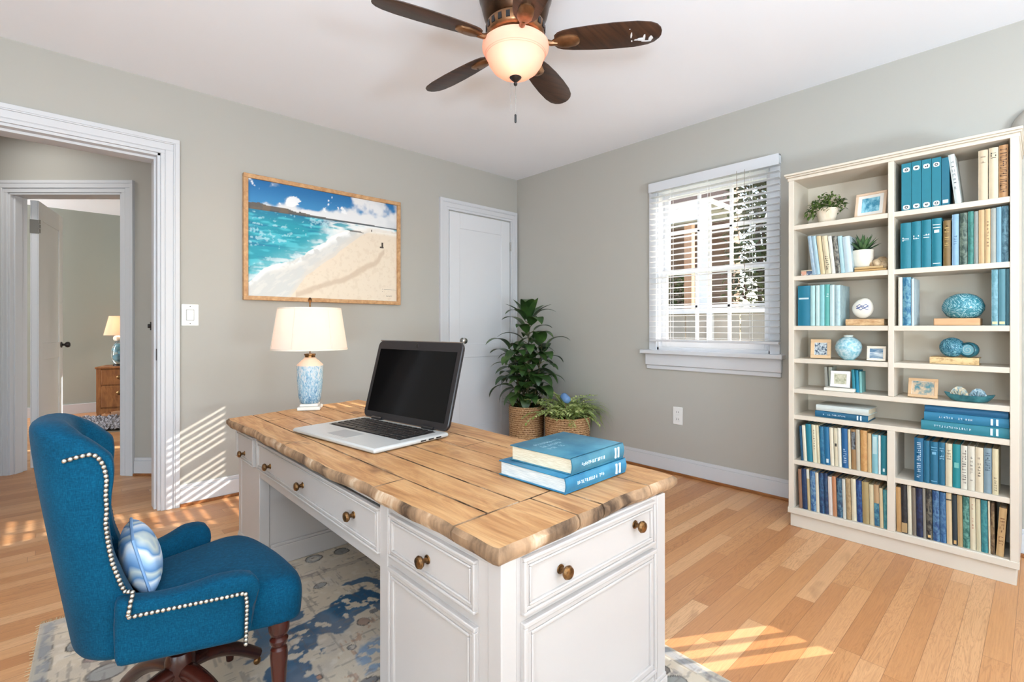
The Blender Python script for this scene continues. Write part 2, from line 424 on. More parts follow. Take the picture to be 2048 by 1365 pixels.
# ================================================================ window in the right wall
glass = NG('window_glass'); glass.t.nodes.remove(glass.b)
tr = glass.n('ShaderNodeBsdfTransparent'); gl = glass.n('ShaderNodeBsdfGlossy'); gl.inputs['Roughness'].default_value = .02
mx = glass.n('ShaderNodeMixShader'); mx.inputs[0].default_value = .05
glass.l(tr.outputs[0], mx.inputs[1]); glass.l(gl.outputs[0], mx.inputs[2]); glass.l(mx.outputs[0], glass.out.inputs[0])
def window(name, W, simple=False):
    y0, y1, z0, z1 = W; mb = MB()
    # frame lining, casing on the wall face
    mb.box(RX-.001, RX+.16, y0, y0+.02, z0, z1); mb.box(RX-.001, RX+.16, y1-.02, y1, z0, z1)
    mb.box(RX-.001, RX+.16, y0, y1, z1-.02, z1); mb.box(RX-.001, RX+.17, y0, y1, z0, z0+.03)
    for a, b in ((y0-.065, y0+.004), (y1-.004, y1+.065)): mb.box(RX-.02, RX, a, b, z0, z1+.065)
    mb.box(RX-.02, RX, y0-.065, y1+.065, z1-.004, z1+.065)
    fr = struct(name, mb, trim_m, bevel=.002)
    zm = z0+(z1-z0)*.485
    for nm, X, a, b in (('lower_sash', RX+.05, z0+.03, zm+.02), ('upper_sash', RX+.088, zm-.02, z1-.02)):
        m = MB(); s = .045
        ya, yb = y0+.02, y1-.02
        bot = .06 if nm == 'lower_sash' else .04
        m.box(X, X+.034, ya, ya+s, a, b); m.box(X, X+.034, yb-s, yb, a, b)
        m.box(X, X+.034, ya+s, yb-s, a, a+bot); m.box(X, X+.034, ya+s, yb-s, b-.038, b)
        for q in (1, 2):
            yy = ya+s+(yb-ya-2*s)*q/3; m.box(X+.004, X+.03, yy-.011, yy+.011, a+bot, b-.038)
        zz = a+bot+(b-.038-a-bot)*.5; m.box(X+.004, X+.03, ya+s, yb-s, zz-.011, zz+.011)
        sash = build(nm, m, trim_m, fr, bevel=.002)
        g_ = MB(); g_.box(X+.015, X+.018, ya+s, yb-s, a+bot, b-.038); build('pane', g_, glass.m, sash, smooth=0)
    return fr
w1 = window('window_1', WIN1)
w2 = window('window_2', WIN2)
mb = MB()                                   # stool and apron
sy0, sy1 = 1.262, 2.43
mb.box(RX-.075, RX+.05, sy0, sy1, WIN1[2]-.03, WIN1[2]+.005)
mb.box(RX-.03, RX, sy0+.02, sy1-.03, WIN1[2]-.13, WIN1[2]-.03); mb.box(RX-.018, RX, sy0+.025, sy1-.035, WIN1[2]-.165, WIN1[2]-.13)
struct('window_sill_1', mb, trim_m, bevel=.006)
# blind over the window
def blind(label, ya, yb, zt, zb, tilt, nlab):
    X = RX-.055
    B = thing('window_blind', label, 'blind', (X, (ya+yb)/2, zb))
    O = Vector((X, (ya+yb)/2, zb))
    hw = (yb-ya)/2; hh = zt-zb
    m = MB(); m.box(-.03, .03, -hw, hw, hh-.06, hh); m.box(-.034, -.03, -hw-.004, hw+.004, hh-.075, hh+.004); build('headrail', m, trim_m, B, bevel=.003)
    m = MB(); n = int(hh/.0475)
    for i in range(n):
        z = .03+(hh-.1)*i/(n-1)
        c, s = math.cos(tilt), math.sin(tilt)
        wd = .0235
        m.add([(-wd*c, -hw, z-wd*s), (wd*c, -hw, z+wd*s), (wd*c, hw, z+wd*s), (-wd*c, hw, z-wd*s),
               (-wd*c, -hw, z-wd*s+.003), (wd*c, -hw, z+wd*s+.003), (wd*c, hw, z+wd*s+.003), (-wd*c, hw, z-wd*s+.003)],
              [(0, 3, 2, 1), (4, 5, 6, 7), (0, 1, 5, 4), (1, 2, 6, 5), (2, 3, 7, 6), (3, 0, 4, 7)])
    build('slats', m, slat_m, B, smooth=0)
    m = MB(); m.box(-.024, .024, -hw, hw, -.002, .018); build('bottom_rail', m, trim_m, B, bevel=.003)
    m = MB()
    for f in (-.62, 0.0, .62):
        for dx in (-.024, .024): m.tube([(dx, f*hw, 0), (dx, f*hw, hh-.05)], .0012, 5)
    build('ladder_cord', m, slat_m, B)
    m = MB(); yc = -hw*.56
    m.tube([(-.04, yc, hh-.06), (-.042, yc+.005, hh*.6), (-.042, yc-.004, hh*.33)], .0016, 6)
    m.tube([(-.04, yc+.06, hh-.06), (-.042, yc+.05, hh*.62), (-.042, yc, hh*.42)], .0014, 6)
    cd = build('lift_cord', m, flat('cord_brown', (120, 104, 88), .7), B)
    m = MB()
    for q, (dy, dz) in enumerate(((0, 0), (-.012, -.028), (.01, -.06), (-.004, -.088))):
        m.lathe([(.004, .024), (.008, .012), (.009, 0)], 10, (-.043, yc+dy, hh*.33-.03+dz))
    build('tassel', m, flat('tassel_brown', (70, 36, 24), .5), cd)
    return B
sg = NG('blind_slat'); sg.p(Roughness=.45); sg.b.inputs['Base Color'].default_value = rgb((240, 241, 242))
st_ = sg.n('ShaderNodeBsdfTranslucent'); st_.inputs[0].default_value = rgb((240, 241, 242)); sm_ = sg.n('ShaderNodeMixShader'); sm_.inputs[0].default_value = .45
sg.l(sg.b.outputs[0], sm_.inputs[1]); sg.l(st_.outputs[0], sm_.inputs[2]); sg.l(sm_.outputs[0], sg.out.inputs[0]); slat_m = sg.m
pT0, pT1 = onX(1301, 372, RX-.06), onX(1559, 313, RX-.06)
blind('white slatted blind covering the window beside the bookcase', pT1.y, pT0.y, 2.485, 1.125, math.radians(-2), '')
b2 = blind('white blind', WIN2[0]-.04, WIN2[1]+.04, 2.49, 1.19, math.radians(-65), '')
b2.parent = w2                              # belongs to the unseen window; lowered and shut to limit its sun patch
for k_ in ('label', 'category'): del b2[k_]
# outlet and switch
def plate(name, label, cat, c, wd, hh, axis, kind):
    T = thing(name, label, cat, c); m = MB()
    if axis == 'X':
        m.bbox(-.006, 0, -wd/2, wd/2, -hh/2, hh/2, .003); build('cover_plate', m, plate_m, T)
        for s in (-1, 1):
            q = MB(); q.bbox(-.009, -.005, -.018, .018, s*.03-.02, s*.03+.02, .002); rc = build('receptacle', q, plate_m, T)
            q = MB(); q.box(-.0096, -.0088, -.009, -.006, s*.03-.006, s*.03+.008); q.box(-.0096, -.0088, .006, .009, s*.03-.006, s*.03+.008); build('slot', q, black_m, rc)
    else:
        m.bbox(-wd/2, wd/2, -.007, 0, -hh/2, hh/2, .003); build('cover_plate', m, plate_m, T)
        q = MB(); q.bbox(-.022, .022, -.012, -.006, -.036, .036, .003); build('rocker', q, plate_m, T)
        q = MB()
        for s in (-1, 1): q.sphere((0, -.007, s*.06), .003, 8, 6)
        q.box(-.0235, .0235, -.0072, -.0068, -.0375, .0375); build('screw', q, dark_metal, T)
    return T
cs = onY(380, 630.5, LY)
plate('light_switch', 'white rocker light switch on the wall beside the open doorway', 'light switch', (cs.x, LY, cs.z), .104, .152, 'Y', 's')
co = onX(1356, 832, RX)
plate('power_outlet', 'white power outlet low on the wall under the window', 'outlet', (RX, co.y, co.z), .088, .15, 'X', 'o')

# ================================================================ outdoors, seen through the window
leafdark = duo('hedge_leaf', (38, 50, 26), (96, 110, 62), 3, .3, .7, .5, c3=(150, 160, 110))
mb = MB().box(RX+.3, 16, -8, 14, -.6, -.5); struct('ground', mb, flat('lawn', (128, 138, 92), .9, var=.2, scale=8), smooth=0)
def bush(name, label, cat, c, rx, ry, z0, z1, n, ls):
    T = thing(name, label, cat, (c[0], c[1], -.5)); m = MB()
    for i in range(n):
        a = random.uniform(0, 2*PI); rr = random.random()**.5; zz = random.uniform(z0, z1)
        p = (rx*rr*math.cos(a), ry*rr*math.sin(a), zz)
        m.leaf(p, random.uniform(0, 2*PI), random.uniform(-.4, 1.0), ls*random.uniform(.7, 1.3), ls*.4, 1.0, .2, 3)
    build('foliage', m, leafdark, T, smooth=180, fixn=False)
    m = MB()
    for q in range(5): m.tube([(random.uniform(-.3, .3)*rx, random.uniform(-.6, .6)*ry, 0), (random.uniform(-.5, .5)*rx, random.uniform(-.7, .7)*ry, (z0+z1)/2), (random.uniform(-.5, .5)*rx, random.uniform(-.8, .8)*ry, z1*.9)], [.05, .03, .01], 6)
    build('stem', m, flat('bark', (78, 62, 48), .9, var=.2), T)
bush('hedge_shrub', 'tall dark green shrub outside the window, behind the right panes', 'shrub', (8.6, 2.95), .6, .75, 1.7, 5.0, 2600, .2)
bush('hedge_shrub', 'dark shrub under the eave outside the window, behind the left panes', 'shrub', (8.85, 4.75), .4, .5, .7, 2.7, 1000, .18)
T = thing('neighbor_house', 'brown house side with white porch beam outside the window', 'house', (9.7, 5.95, -.5))
m = MB(); m.box(0, .3, -1.85, 3.5, 0, 4.6); build('siding', m, flat('brown_siding', (120, 92, 76), .8, var=.1, scale=20, stretch=(1, .1, 2)), T)
m = MB(); m.box(-1.6, -1.48, -2.1, 4, 3.60, 3.85); m.box(-1.6, .0, -2.1, 4, 3.85, 3.95); build('porch_beam', m, trim_m, T)
m = MB(); m.box(-1.62, -1.46, -2.10, -1.94, 0, 3.60); build('porch_post', m, trim_m, T)
m = MB(); m.box(-1.4, -1.28, -1.70, -1.56, 0, 3.60); build('timber_post', m, flat('timber', (170, 126, 92), .7), T)
T = thing('garden_fence', 'pale grey panel fence low outside the window', 'fence', (7.2, 3.6, -.5))
m = MB()
for i in range(9): m.box(0, .03, -1.9+i*.42, -1.9+i*.42+.4, .1, 1.95)
build('fence_panel', m, flat('fence_grey', (150, 146, 140), .8, var=.12, scale=6), T)
m = MB(); m.box(-.05, .06, -1.95, 1.95, 1.95, 2.03); build('cap_rail', m, trim_m, T)
for i in range(5):
    m = MB(); m.box(-.06, .0, -1.95+i*.84, -1.95+i*.84+.09, 0, 1.95); build('post', m, trim_m, T)
# ================================================================ rug
RG_X0, RG_X1, RG_Y0, RG_Y1 = -.05, 1.84, -.75, 2.80
def make_rug():
    T = thing('area_rug', 'distressed beige and blue medallion rug under the desk and blue chair', 'rug', (0, 0, 0))
    nx, ny = 370, 690
    X, Y = np.meshgrid(np.linspace(RG_X0, RG_X1, nx), np.linspace(RG_Y0, RG_Y1, ny), indexing='ij')
    th = math.radians(-3.0); cx, cy = .9, 2.75
    img = np.ones(X.shape+(3,))*C3((206, 190, 166))
    n1 = fbm(X*9, Y*9, 3); n2 = fbm(X*32, Y*32, 5, 3); n3 = fbm(X*70, Y*14, 8, 3); n4 = fbm(X*22, Y*22, 21, 3)
    img = lay(img, .55*sst(.45, .75, n1), (184, 172, 158)); img = lay(img, .5*sst(.55, .8, n2), (222, 212, 198))
    dx = np.minimum(X-RG_X0, RG_X1-X); dy = np.minimum(Y-RG_Y0, RG_Y1-Y); d = np.minimum(dx, dy)
    wob = (n1-.5)*.014
    def band(a, b, s=.004): return sst(a-s, a+s, d+wob)*(1-sst(b-s, b+s, d+wob))
    worn = sst(.34, .5, n2)
    img = lay(img, band(.0, .012), (176, 166, 150))
    img = lay(img, band(.012, .05)*(.45+.4*worn), (128, 132, 136))
    img = lay(img, band(.05, .057)*.7*worn, (80, 76, 72))
    img = lay(img, band(.288, .296)*.85*worn, (84, 72, 62)); img = lay(img, band(.296, .322)*.6, (164, 148, 132)); img = lay(img, band(.322, .329)*.85*worn, (84, 72, 62))
    # border motifs: outlined rosettes of several colours
    rnd = random.Random(5)
    def rosette(x, y, r, col, e=1.0, hollow=True):
        nonlocal img
        q = np.sqrt(((X-x)/e)**2+(Y-y)**2)*(1+.35*(n4-.5))+(n2-.5)*.016
        img = lay(img, (1-sst(r*.92, r, q))*.85, col)
        img = lay(img, sst(r*.86, r*.92, q)*(1-sst(r*1.02, r*1.12, q))*(.55+.45*worn), (60, 50, 44))
        if hollow: img = lay(img, (1-sst(r*.52, r*.6, q))*.9, (198, 186, 170)); img = lay(img, (1-sst(r*.3, r*.38, q))*.8*worn, (70, 58, 52))
    cols = [(150, 112, 88), (140, 142, 140), (168, 104, 66), (120, 124, 120), (152, 120, 112), (176, 164, 140)]
    for y in np.arange(RG_Y0+.17, RG_Y1-.05, .135):
        for xx in (RG_X0+.17, RG_X1-.17):
            rosette(xx+rnd.uniform(-.05, .05), y, rnd.uniform(.032, .055), rnd.choice(cols), rnd.uniform(.8, 1.4), rnd.random() < .7)
            rosette(xx+rnd.uniform(-.09, .09), y+.067, rnd.uniform(.012, .022), (96, 84, 76), 1.2, False)
    for x in np.arange(RG_X0+.32, RG_X1-.2, .15):
        for yy in (RG_Y0+.17, RG_Y1-.17):
            rosette(x, yy+rnd.uniform(-.04, .04), rnd.uniform(.03, .05), rnd.choice(cols), rnd.uniform(.9, 1.5), rnd.random() < .7)
    for i in range(150):
        x, y = rnd.uniform(RG_X0+.36, RG_X1-.36), rnd.uniform(RG_Y0+.36, RG_Y1-.36)
        if abs(math.hypot(x-.96, (y-1.74))-.42) < .12: continue
        rosette(x, y, rnd.uniform(.014, .034), rnd.choice(cols+[(96, 98, 104)]), rnd.uniform(.7, 1.6), rnd.random() < .35)
    # blue medallion ring with worn holes
    for (mx, my) in ((.98, 1.70), (.98, .2)):
        ax, ay = (X-mx)/.86, (Y-my)
        r = np.sqrt(ax**2+ay**2); an = np.arctan2(ay, ax)
        rw = r+.035*np.sin(an*8)+.02*np.sin(an*13+1)+(n1-.5)*.16+(n4-.5)*.05
        ring = sst(.30, .312, rw)*(1-sst(.455, .467, rw))*(sst(.37, .40, n4))
        img = lay(img, ring*.97, (20, 78, 112))
        img = lay(img, ring*sst(.54, .64, n2)*.4, (48, 104, 138))
        out = sst(.52, .53, rw)*(1-sst(.60, .61, rw))*sst(.54, .57, n1+.12*np.sin(an*6))
        img = lay(img, out*.9, (30, 84, 118))
        img = lay(img, (1-sst(.11, .13, r+(n4-.5)*.09))*sst(.40, .48, n2)*.85, (104, 142, 176))
        img = lay(img, sst(.16, .17, rw)*(1-sst(.2, .21, rw))*sst(.5, .56, n3)*.7, (176, 132, 100))
    # wear: fine dark scratches along and across
    img = lay(img, sst(.68, .73, n3)*.4, (92, 84, 84))
    img = lay(img, sst(.70, .75, fbm(X*18, Y*80, 31, 3))*.45, (104, 96, 94))
    img = lay(img, .22*sst(.4, .7, fbm(X*4, Y*4, 44)), (200, 190, 182))
    c_, s_ = math.cos(th), math.sin(th)
    PX = cx+(X-cx)*c_-(Y-cy)*s_; PY = cy+(X-cx)*s_+(Y-cy)*c_
    P = np.stack([PX, PY, np.full_like(PX, .006)+.0008*(n2-.5)], -1)
    painted('pile', P, img, attr('rug_pile', .95, .25, 260), T)
    m = MB(); m.T = Matrix.Translation((cx, cy, 0)) @ Matrix.Rotation(th, 4, 'Z') @ Matrix.Translation((-cx, -cy, 0))
    m.box(RG_X0, RG_X1, RG_Y0, RG_Y1, .0005, .005); build('backing', m, flat('rug_backing', (186, 172, 150), .95), T)
    m = MB(); m.T = Matrix.Translation((cx, cy, 0)) @ Matrix.Rotation(th, 4, 'Z') @ Matrix.Translation((-cx, -cy, 0))
    for i in range(360):
        x = RG_X0+(RG_X1-RG_X0)*i/359; a = random.uniform(-.012, .012); L = random.uniform(.018, .034)
        m.tube([(x, RG_Y1-.002, .004), (x+a*.4, RG_Y1+L*.5, .006), (x+a, RG_Y1+L, .002)], .0012, 4)
    build('fringe', m, flat('fringe', (206, 184, 146), .95), T)['kind'] = 'stuff'; m.v, m.f, m.m = [], [], []
    for i in range(160):
        y = RG_Y0+(RG_Y1-RG_Y0)*i/159
        m.tube([(RG_X0+.002, y, .004), (RG_X0-random.uniform(.006, .016), y+random.uniform(-.01, .01), .002)], .0014, 4)
    build('fringe', m, flat('fringe', (206, 184, 146), .95), T)['kind'] = 'stuff'
make_rug()

# ================================================================ desk
DZ, DTH = .735, .042
DX0, DX1, DY0, DY1 = .765, 1.50, .861, 3.10
FZ = .0065
wood = None
def tabletop_mat():
    g = NG('live_edge_wood'); o = g.obj(); x, y, z = g.sep(o)
    bid = g.math('FLOOR', g.math('MULTIPLY_ADD', x, 7.2, .6))
    off = g.math('MULTIPLY', g.white(g.comb(bid, 1.7, 4.0)), 17.0)
    v = g.comb(g.math('MULTIPLY', x, 7.0), g.math('ADD', g.math('MULTIPLY', y, 1.1), off), g.math('MULTIPLY', z, 4.0))
    a = g.noise(v, 2.0, 5, .62, 1.6)
    fine = g.noise(g.comb(g.math('MULTIPLY', x, 60.0), g.math('ADD', g.math('MULTIPLY', y, 2.5), off), g.math('MULTIPLY', z, 50.0)), 2.4, 4)
    c = g.ramp(a, [(.22, (148, 100, 58)), (.40, (186, 134, 84)), (.55, (206, 158, 106)), (.8, (222, 182, 134))])
    c = g.mix(.38, c, g.ramp(fine, [(.28, (170, 140, 112)), (.6, (255, 252, 248))]), 'MULTIPLY')
    k = g.noise(g.comb(g.math('MULTIPLY', x, 3.2), g.math('ADD', g.math('MULTIPLY', y, 2.2), off), z), 1.9, 3, .55, .4)
    km = g.math('MINIMUM', g.math('MULTIPLY', g.math('MAXIMUM', g.math('SUBTRACT', k, .63), 0.0), 7.0), .8)
    c = g.mix(km, c, rgb((116, 72, 38)))
    g.l(c, g.b.inputs['Base Color']); g.p(Roughness=.5); g.bump(fine, .15, .004)
    return g.m
top_m = tabletop_mat()
edge_m = duo('live_edge_bark', (72, 52, 34), (176, 140, 106), 9, .36, .58, .75, (1, 1, .35), .4, 6, (206, 182, 154), bump=.5)
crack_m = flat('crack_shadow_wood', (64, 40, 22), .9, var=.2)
desk = thing('writing_desk', 'large white pedestal desk with thick live-edge plank top', 'desk', (1.1, 1.98, 0))
def L_(mb): mb.T = Matrix.Translation((-1.1, -1.98, 0)); return mb
def wav(a, seed, amp):   # wandering edge
    r = math.sin(a*5.1+seed)*.45+math.sin(a*11.3+seed*2.7)*.3+math.sin(a*23.7+seed*1.3)*.18+math.sin(a*47+seed)*.1
    return r*amp
def tabletop():
    m = L_(MB())
    # outline quad, corners read from the photograph on the table plane
    N, R_, L__, B_ = (.748, .846), (1.578, .866), (.706, 3.12), (1.588, 3.30)
    def map_(u, v):            # u: 0 front .. 1 back ; v: 0 near end .. 1 far end
        x = (N[0]*(1-u)+R_[0]*u)*(1-v)+(L__[0]*(1-u)+B_[0]*u)*v
        y = (N[1]*(1-u)+R_[1]*u)*(1-v)+(L__[1]*(1-u)+B_[1]*u)*v
        return x, y
    us = [0, .155, .31, .475, .64, .80, 1.0]
    vE = .083                   # end board running crosswise
    boards = []
    for i in range(5, -1, -1):
        cuts = [vE]+sorted([(.27, .62), (.88,), (.45, .83), (.72,), (.35, .8), (.55,)][i])+[1.0]
        for a, b in zip(cuts[:-1], cuts[1:]): boards.append((us[i], us[i+1], a, b))
    for a, b in ((0, .36), (.36, .50), (.50, .80), (.80, 1.0)): boards.append((a, b, 0, vE))
    g = .0028
    for bi, (u0, u1, v0, v1) in enumerate(boards):
        nu = max(5, int((u1-u0)*34)); nv = max(4, int((v1-v0)*60)) if v1-v0 > .1 else 7
        def pt(i, j, lvl):      # lvl 0 bottom, 1 lower bulge, 2 upper bulge, 3 top rim
            u = u0+(u1-u0)*i/nu; v = v0+(v1-v0)*j/nv
            x, y = map_(u, v)
            inset = [.010, 0.0, .001, .010][lvl]; zz = [DZ-DTH, DZ-DTH*.66, DZ-.011, DZ][lvl]
            if lvl in (1, 2): inset += wav(x*1.7+y*1.9, 4+lvl*5, .004)
            sx = 0; sy = 0
            if i == 0: x += (inset+wav(y, 1.0, .010)+wav(y*3.1, 2.0, .005)) if u0 == 0 else (g if lvl < 3 else g+.001)
            if i == nu: x -= (inset+wav(y, 5.0, .009)) if u1 == 1 else (g if lvl < 3 else g+.001)
            if j == 0: y += (inset+wav(x, 2.2, .008)+wav(x*3, 1.0, .003)) if v0 == 0 else (g if lvl < 3 else g+.001)
            if j == nv: y -= (inset+wav(x, 3.9, .016)) if v1 == 1 else (g if lvl < 3 else g+.001)
            if lvl == 3: zz += wav(x*2+y*1.3+bi, bi, .0012)
            return (x, y, zz)
        loop = [(i, 0) for i in range(nu)]+[(nu, j) for j in range(nv)]+[(i, nv) for i in range(nu, 0, -1)]+[(0, j) for j in range(nv, 0, -1)]
        RR = [[pt(i, j, l) for (i, j) in loop] for l in range(4)]
        m.rings(RR, caps=False, mi=1)
        m.grid([[pt(i, j, 3) for j in range(nv+1)] for i in range(nu+1)], 0)
        m.grid([[pt(i, j, 0) for j in range(nv+1)] for i in range(nu+1)], 1, True)
    o = build('tabletop', m, [top_m, edge_m], desk, smooth=50)
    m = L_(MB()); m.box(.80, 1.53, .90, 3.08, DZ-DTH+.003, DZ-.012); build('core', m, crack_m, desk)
tabletop()
zt = DZ-DTH
def carcass():
    m = L_(MB()); t = .02
    PY1, PL0 = 1.445, 2.725
    for (a, b) in ((DY0+.004, PY1), (PL0, DY1)):      # two pedestals
        m.box(DX0+.004, DX1-.004, a, b, FZ+.05, zt)
        for (xa, ya) in ((DX0, a-.004), (DX1-.05, a-.004), (DX0, b-.046), (DX1-.05, b-.046)):
            m.box(xa, xa+.05, ya, ya+.05, FZ, zt)
    m.box(DX0+.001, DX0+.021, DY0+.045, DY1-.045, .676, zt-.0005)
    m.box(DX0+.0015, DX0+.02, PY1-.001, PL0+.001, .478, .519)   # rail under the middle drawer
    m.box(DX0+.01, DX1-.02, PY1, PL0, .50, .66)        # drawer box
    m.box(DX0+.006, DX0+.03, DY0+.05, PY1-.05, .509, .534); m.box(DX0+.006, DX0+.03, PL0+.05, DY1-.05, .49, .515)
    # plinth around the feet and a base strip inside the kneehole
    for (a, b) in ((DY0, PY1), (PL0, DY1)):
        m.box(DX0-.006, DX1+.006, a-.006, b+.006, FZ, FZ+.075); m.box(DX0-.003, DX1+.003, a-.003, b+.003, FZ+.075, FZ+.088)
    m.box(DX0+.05, DX1-.051, PL0-.018, PL0-.003, FZ+.001, FZ+.098); m.box(DX0+.052, DX1-.052, PL0-.013, PL0-.003, FZ+.098, FZ+.112)
    m.box(DX1-.03, DX1-.01, PY1, PL0, .1, .66)         # modesty panel at the back... kept low enough to close the kneehole
    build('carcass', m, desk_m, desk, bevel=.003)
def panel(name, axis, pos, a0, a1, z0, z1, fw, rise=.012, border=True, knobs=(), label=None):
    "framed panel on plane x=pos (facing -x) or y=pos (facing -y)"
    m = L_(MB())
    def bx(a, b, c, d, lo, hi):
        if axis == 'X': m.box(pos-hi, pos-lo, a, b, c, d)
        else: m.box(a, b, pos-hi, pos-lo, c, d)
    bx(a0, a1, z0, z1, -.006, .003)
    for (f0, f1, h) in ((0, .35, rise), (.35, .75, rise*.6), (.75, 1.0, rise*.85)):
        A, B_ = fw*f0, fw*f1
        bx(a0+A, a1-A, z1-B_, z1-A, .0, h); bx(a0+A, a1-A, z0+A, z0+B_, .0, h)
        bx(a0+A, a0+B_, z0+B_, z1-B_, .0, h); bx(a1-B_, a1-A, z0+B_, z1-B_, .0, h)
    o = build(name, m, desk_m, desk, bevel=.0025)
    for (ka, kz) in knobs:
        k = MB(); k.lathe([(.008, 0), (.0065, .012), (.007, .016), (.016, .021), (.0185, .027), (.015, .034), (.006, .037)], 20)
        k.lathe([(.013, 0), (.012, .003), (.008, .004)], 20)
        q = build('knob', k, brass_m, o)
        if axis == 'X': q.location = Vector((pos-.003, ka, kz))-Vector((1.1, 1.98, 0)); q.rotation_euler = (0, -PI/2, 0)
        else: q.location = Vector((ka, pos-.003, kz))-Vector((1.1, 1.98, 0)); q.rotation_euler = (PI/2, 0, 0)
    return o
carcass()
def YonF(px): return onX(px, HY, DX0).y
def XonS(px): return onY(px, HY, DY0).x
def kF(px, py): p = onX(px, py, DX0); return (p.y, p.z)
def kS(px, py): p = onY(px, py, DY0); return (p.x, p.z)
panel('drawer', 'X', DX0, YonF(510), YonF(476), .515, .668, .02, knobs=[kF(490.5, 907)])
panel('drawer', 'X', DX0, YonF(761), YonF(517), .522, .668, .022, knobs=[kF(542, 933), kF(607, 971), kF(709, 1030)])
panel('drawer', 'X', DX0, YonF(955), YonF(782), .540, .672, .024, knobs=[kF(857, 1119)])
panel('door', 'X', DX0, YonF(956), YonF(781), .10, .508, .034)
panel('drawer', 'Y', DY0, XonS(1043), XonS(1306), .548, .688, .026, knobs=[kS(1119, 1138), kS(1268, 1049)])
panel('side_panel', 'Y', DY0, XonS(1043), XonS(1308), .13, .530, .036)
panel('side_panel', 'Y', DY0, XonS(1043), XonS(1308), .0945, .122, .006, .006)

# ================================================================ things on the desk
def laptop():
    p = Vector((.936, 1.818, DZ+.0022)); yaw = math.radians(8.0)
    T = thing('laptop', 'open silver laptop with a black screen on the desk', 'laptop', p, yaw)
    # local: x = depth away from the user, y = width
    Wd, Dp, Th = .665, .41, .022
    sil = flat('silver_plastic', (206, 206, 202), .38, .25, var=.02)
    m = MB(); m.bbox(0, Dp, 0, Wd, .0015, Th, .006); base = build('base', m, sil, T, bevel=.002)
    m = MB()
    for q in range(3): m.box(.24+q*.045, .27+q*.045, -.0008, .002, .008, .014)
    build('ports', m, black_m, base)
    m = MB(); m.box(.165, .372, .05, Wd-.05, Th-.004, Th+.0006)
    kb = build('keyboard', m, flat('keyboard_well', (30, 28, 28), .5), base)
    m = MB(); r = random.Random(3)
    for i in range(6):
        y = .056; row = i*.034
        while y < Wd-.075:
            w = .038 if not (i == 0 and .2 < y < .45) else .2
            w = min(w, Wd-.056-y)
            m.bbox(.168+row, .168+row+.029, y, y+w-.006, Th, Th+.006, .0025); y += w
    build('keys', m, flat('key_black', (26, 24, 24), .38), kb)
    m = MB(); m.box(.045, .14, .27, .43, Th-.001, Th+.0007); tp = build('touchpad', m, flat('touchpad', (168, 170, 170), .35, .2), base)
    m = MB(); m.box(.024, .040, .27, .345, Th-.001, Th+.001); m.box(.024, .040, .355, .43, Th-.001, Th+.001); build('touchpad_button', m, sil, tp)
    for y in (.09, Wd-.17): m = MB(); m.cyl((Dp-.012, y, Th+.004), (Dp-.012, y+.08, Th+.004), .012, 14); build('hinge', m, black_m, base)
    # the lid, leaning back
    lean = math.radians(15); Hs = .425
    LM = Matrix.Translation((Dp-.014, 0, Th+.004)) @ Matrix.Rotation(lean, 4, 'Y')
    m = MB(); m.T = LM; m.rings([[(x, y0_, z_) for (y0_, z_) in rr] for x, rr in
        ((.0, [(a, b) for a, b in rrect(0.004, Wd-.004, .004, Hs-.004, .03)]), (.004, rrect(0, Wd, 0, Hs, .034)), (.016, rrect(0, Wd, 0, Hs, .034)), (.021, rrect(.006, Wd-.006, .006, Hs-.006, .03)))])
    lid = build('screen_lid', m, flat('lid_dark', (34, 30, 32), .35, var=.05), T)
    m = MB(); m.T = LM; m.box(-.0012, .001, .03, Wd-.03, .035, Hs-.048)
    build('display', m, flat('dark_display', (5, 5, 7), .10, var=.1, spec=.2), lid)
    m = MB(); m.T = LM @ Matrix.Translation((-.0008, Wd*.5, Hs-.024)) @ Matrix.Rotation(-PI/2, 4, 'Y'); m.lathe([(.012, 0), (.011, .002), (.007, .003), (.001, .002)], 18)
    build('webcam', m, black_m, lid)
    m = MB(); m.T = LM; m.tube([(.004, .01, Hs+.0005), (.004, Wd-.01, Hs+.0005)], .003, 6); build('lid_rim', m, chrome_m, lid)
def rrect(a0, a1, b0, b1, r, n=5):
    P = []
    for cx, cy, s in ((a1-r, b1-r, 0), (a0+r, b1-r, 1), (a0+r, b0+r, 2), (a1-r, b0+r, 3)):
        for i in range(n+1):
            t = PI/2*(s+i/n); P.append((cx+r*math.cos(t), cy+r*math.sin(t)))
    return P
laptop()

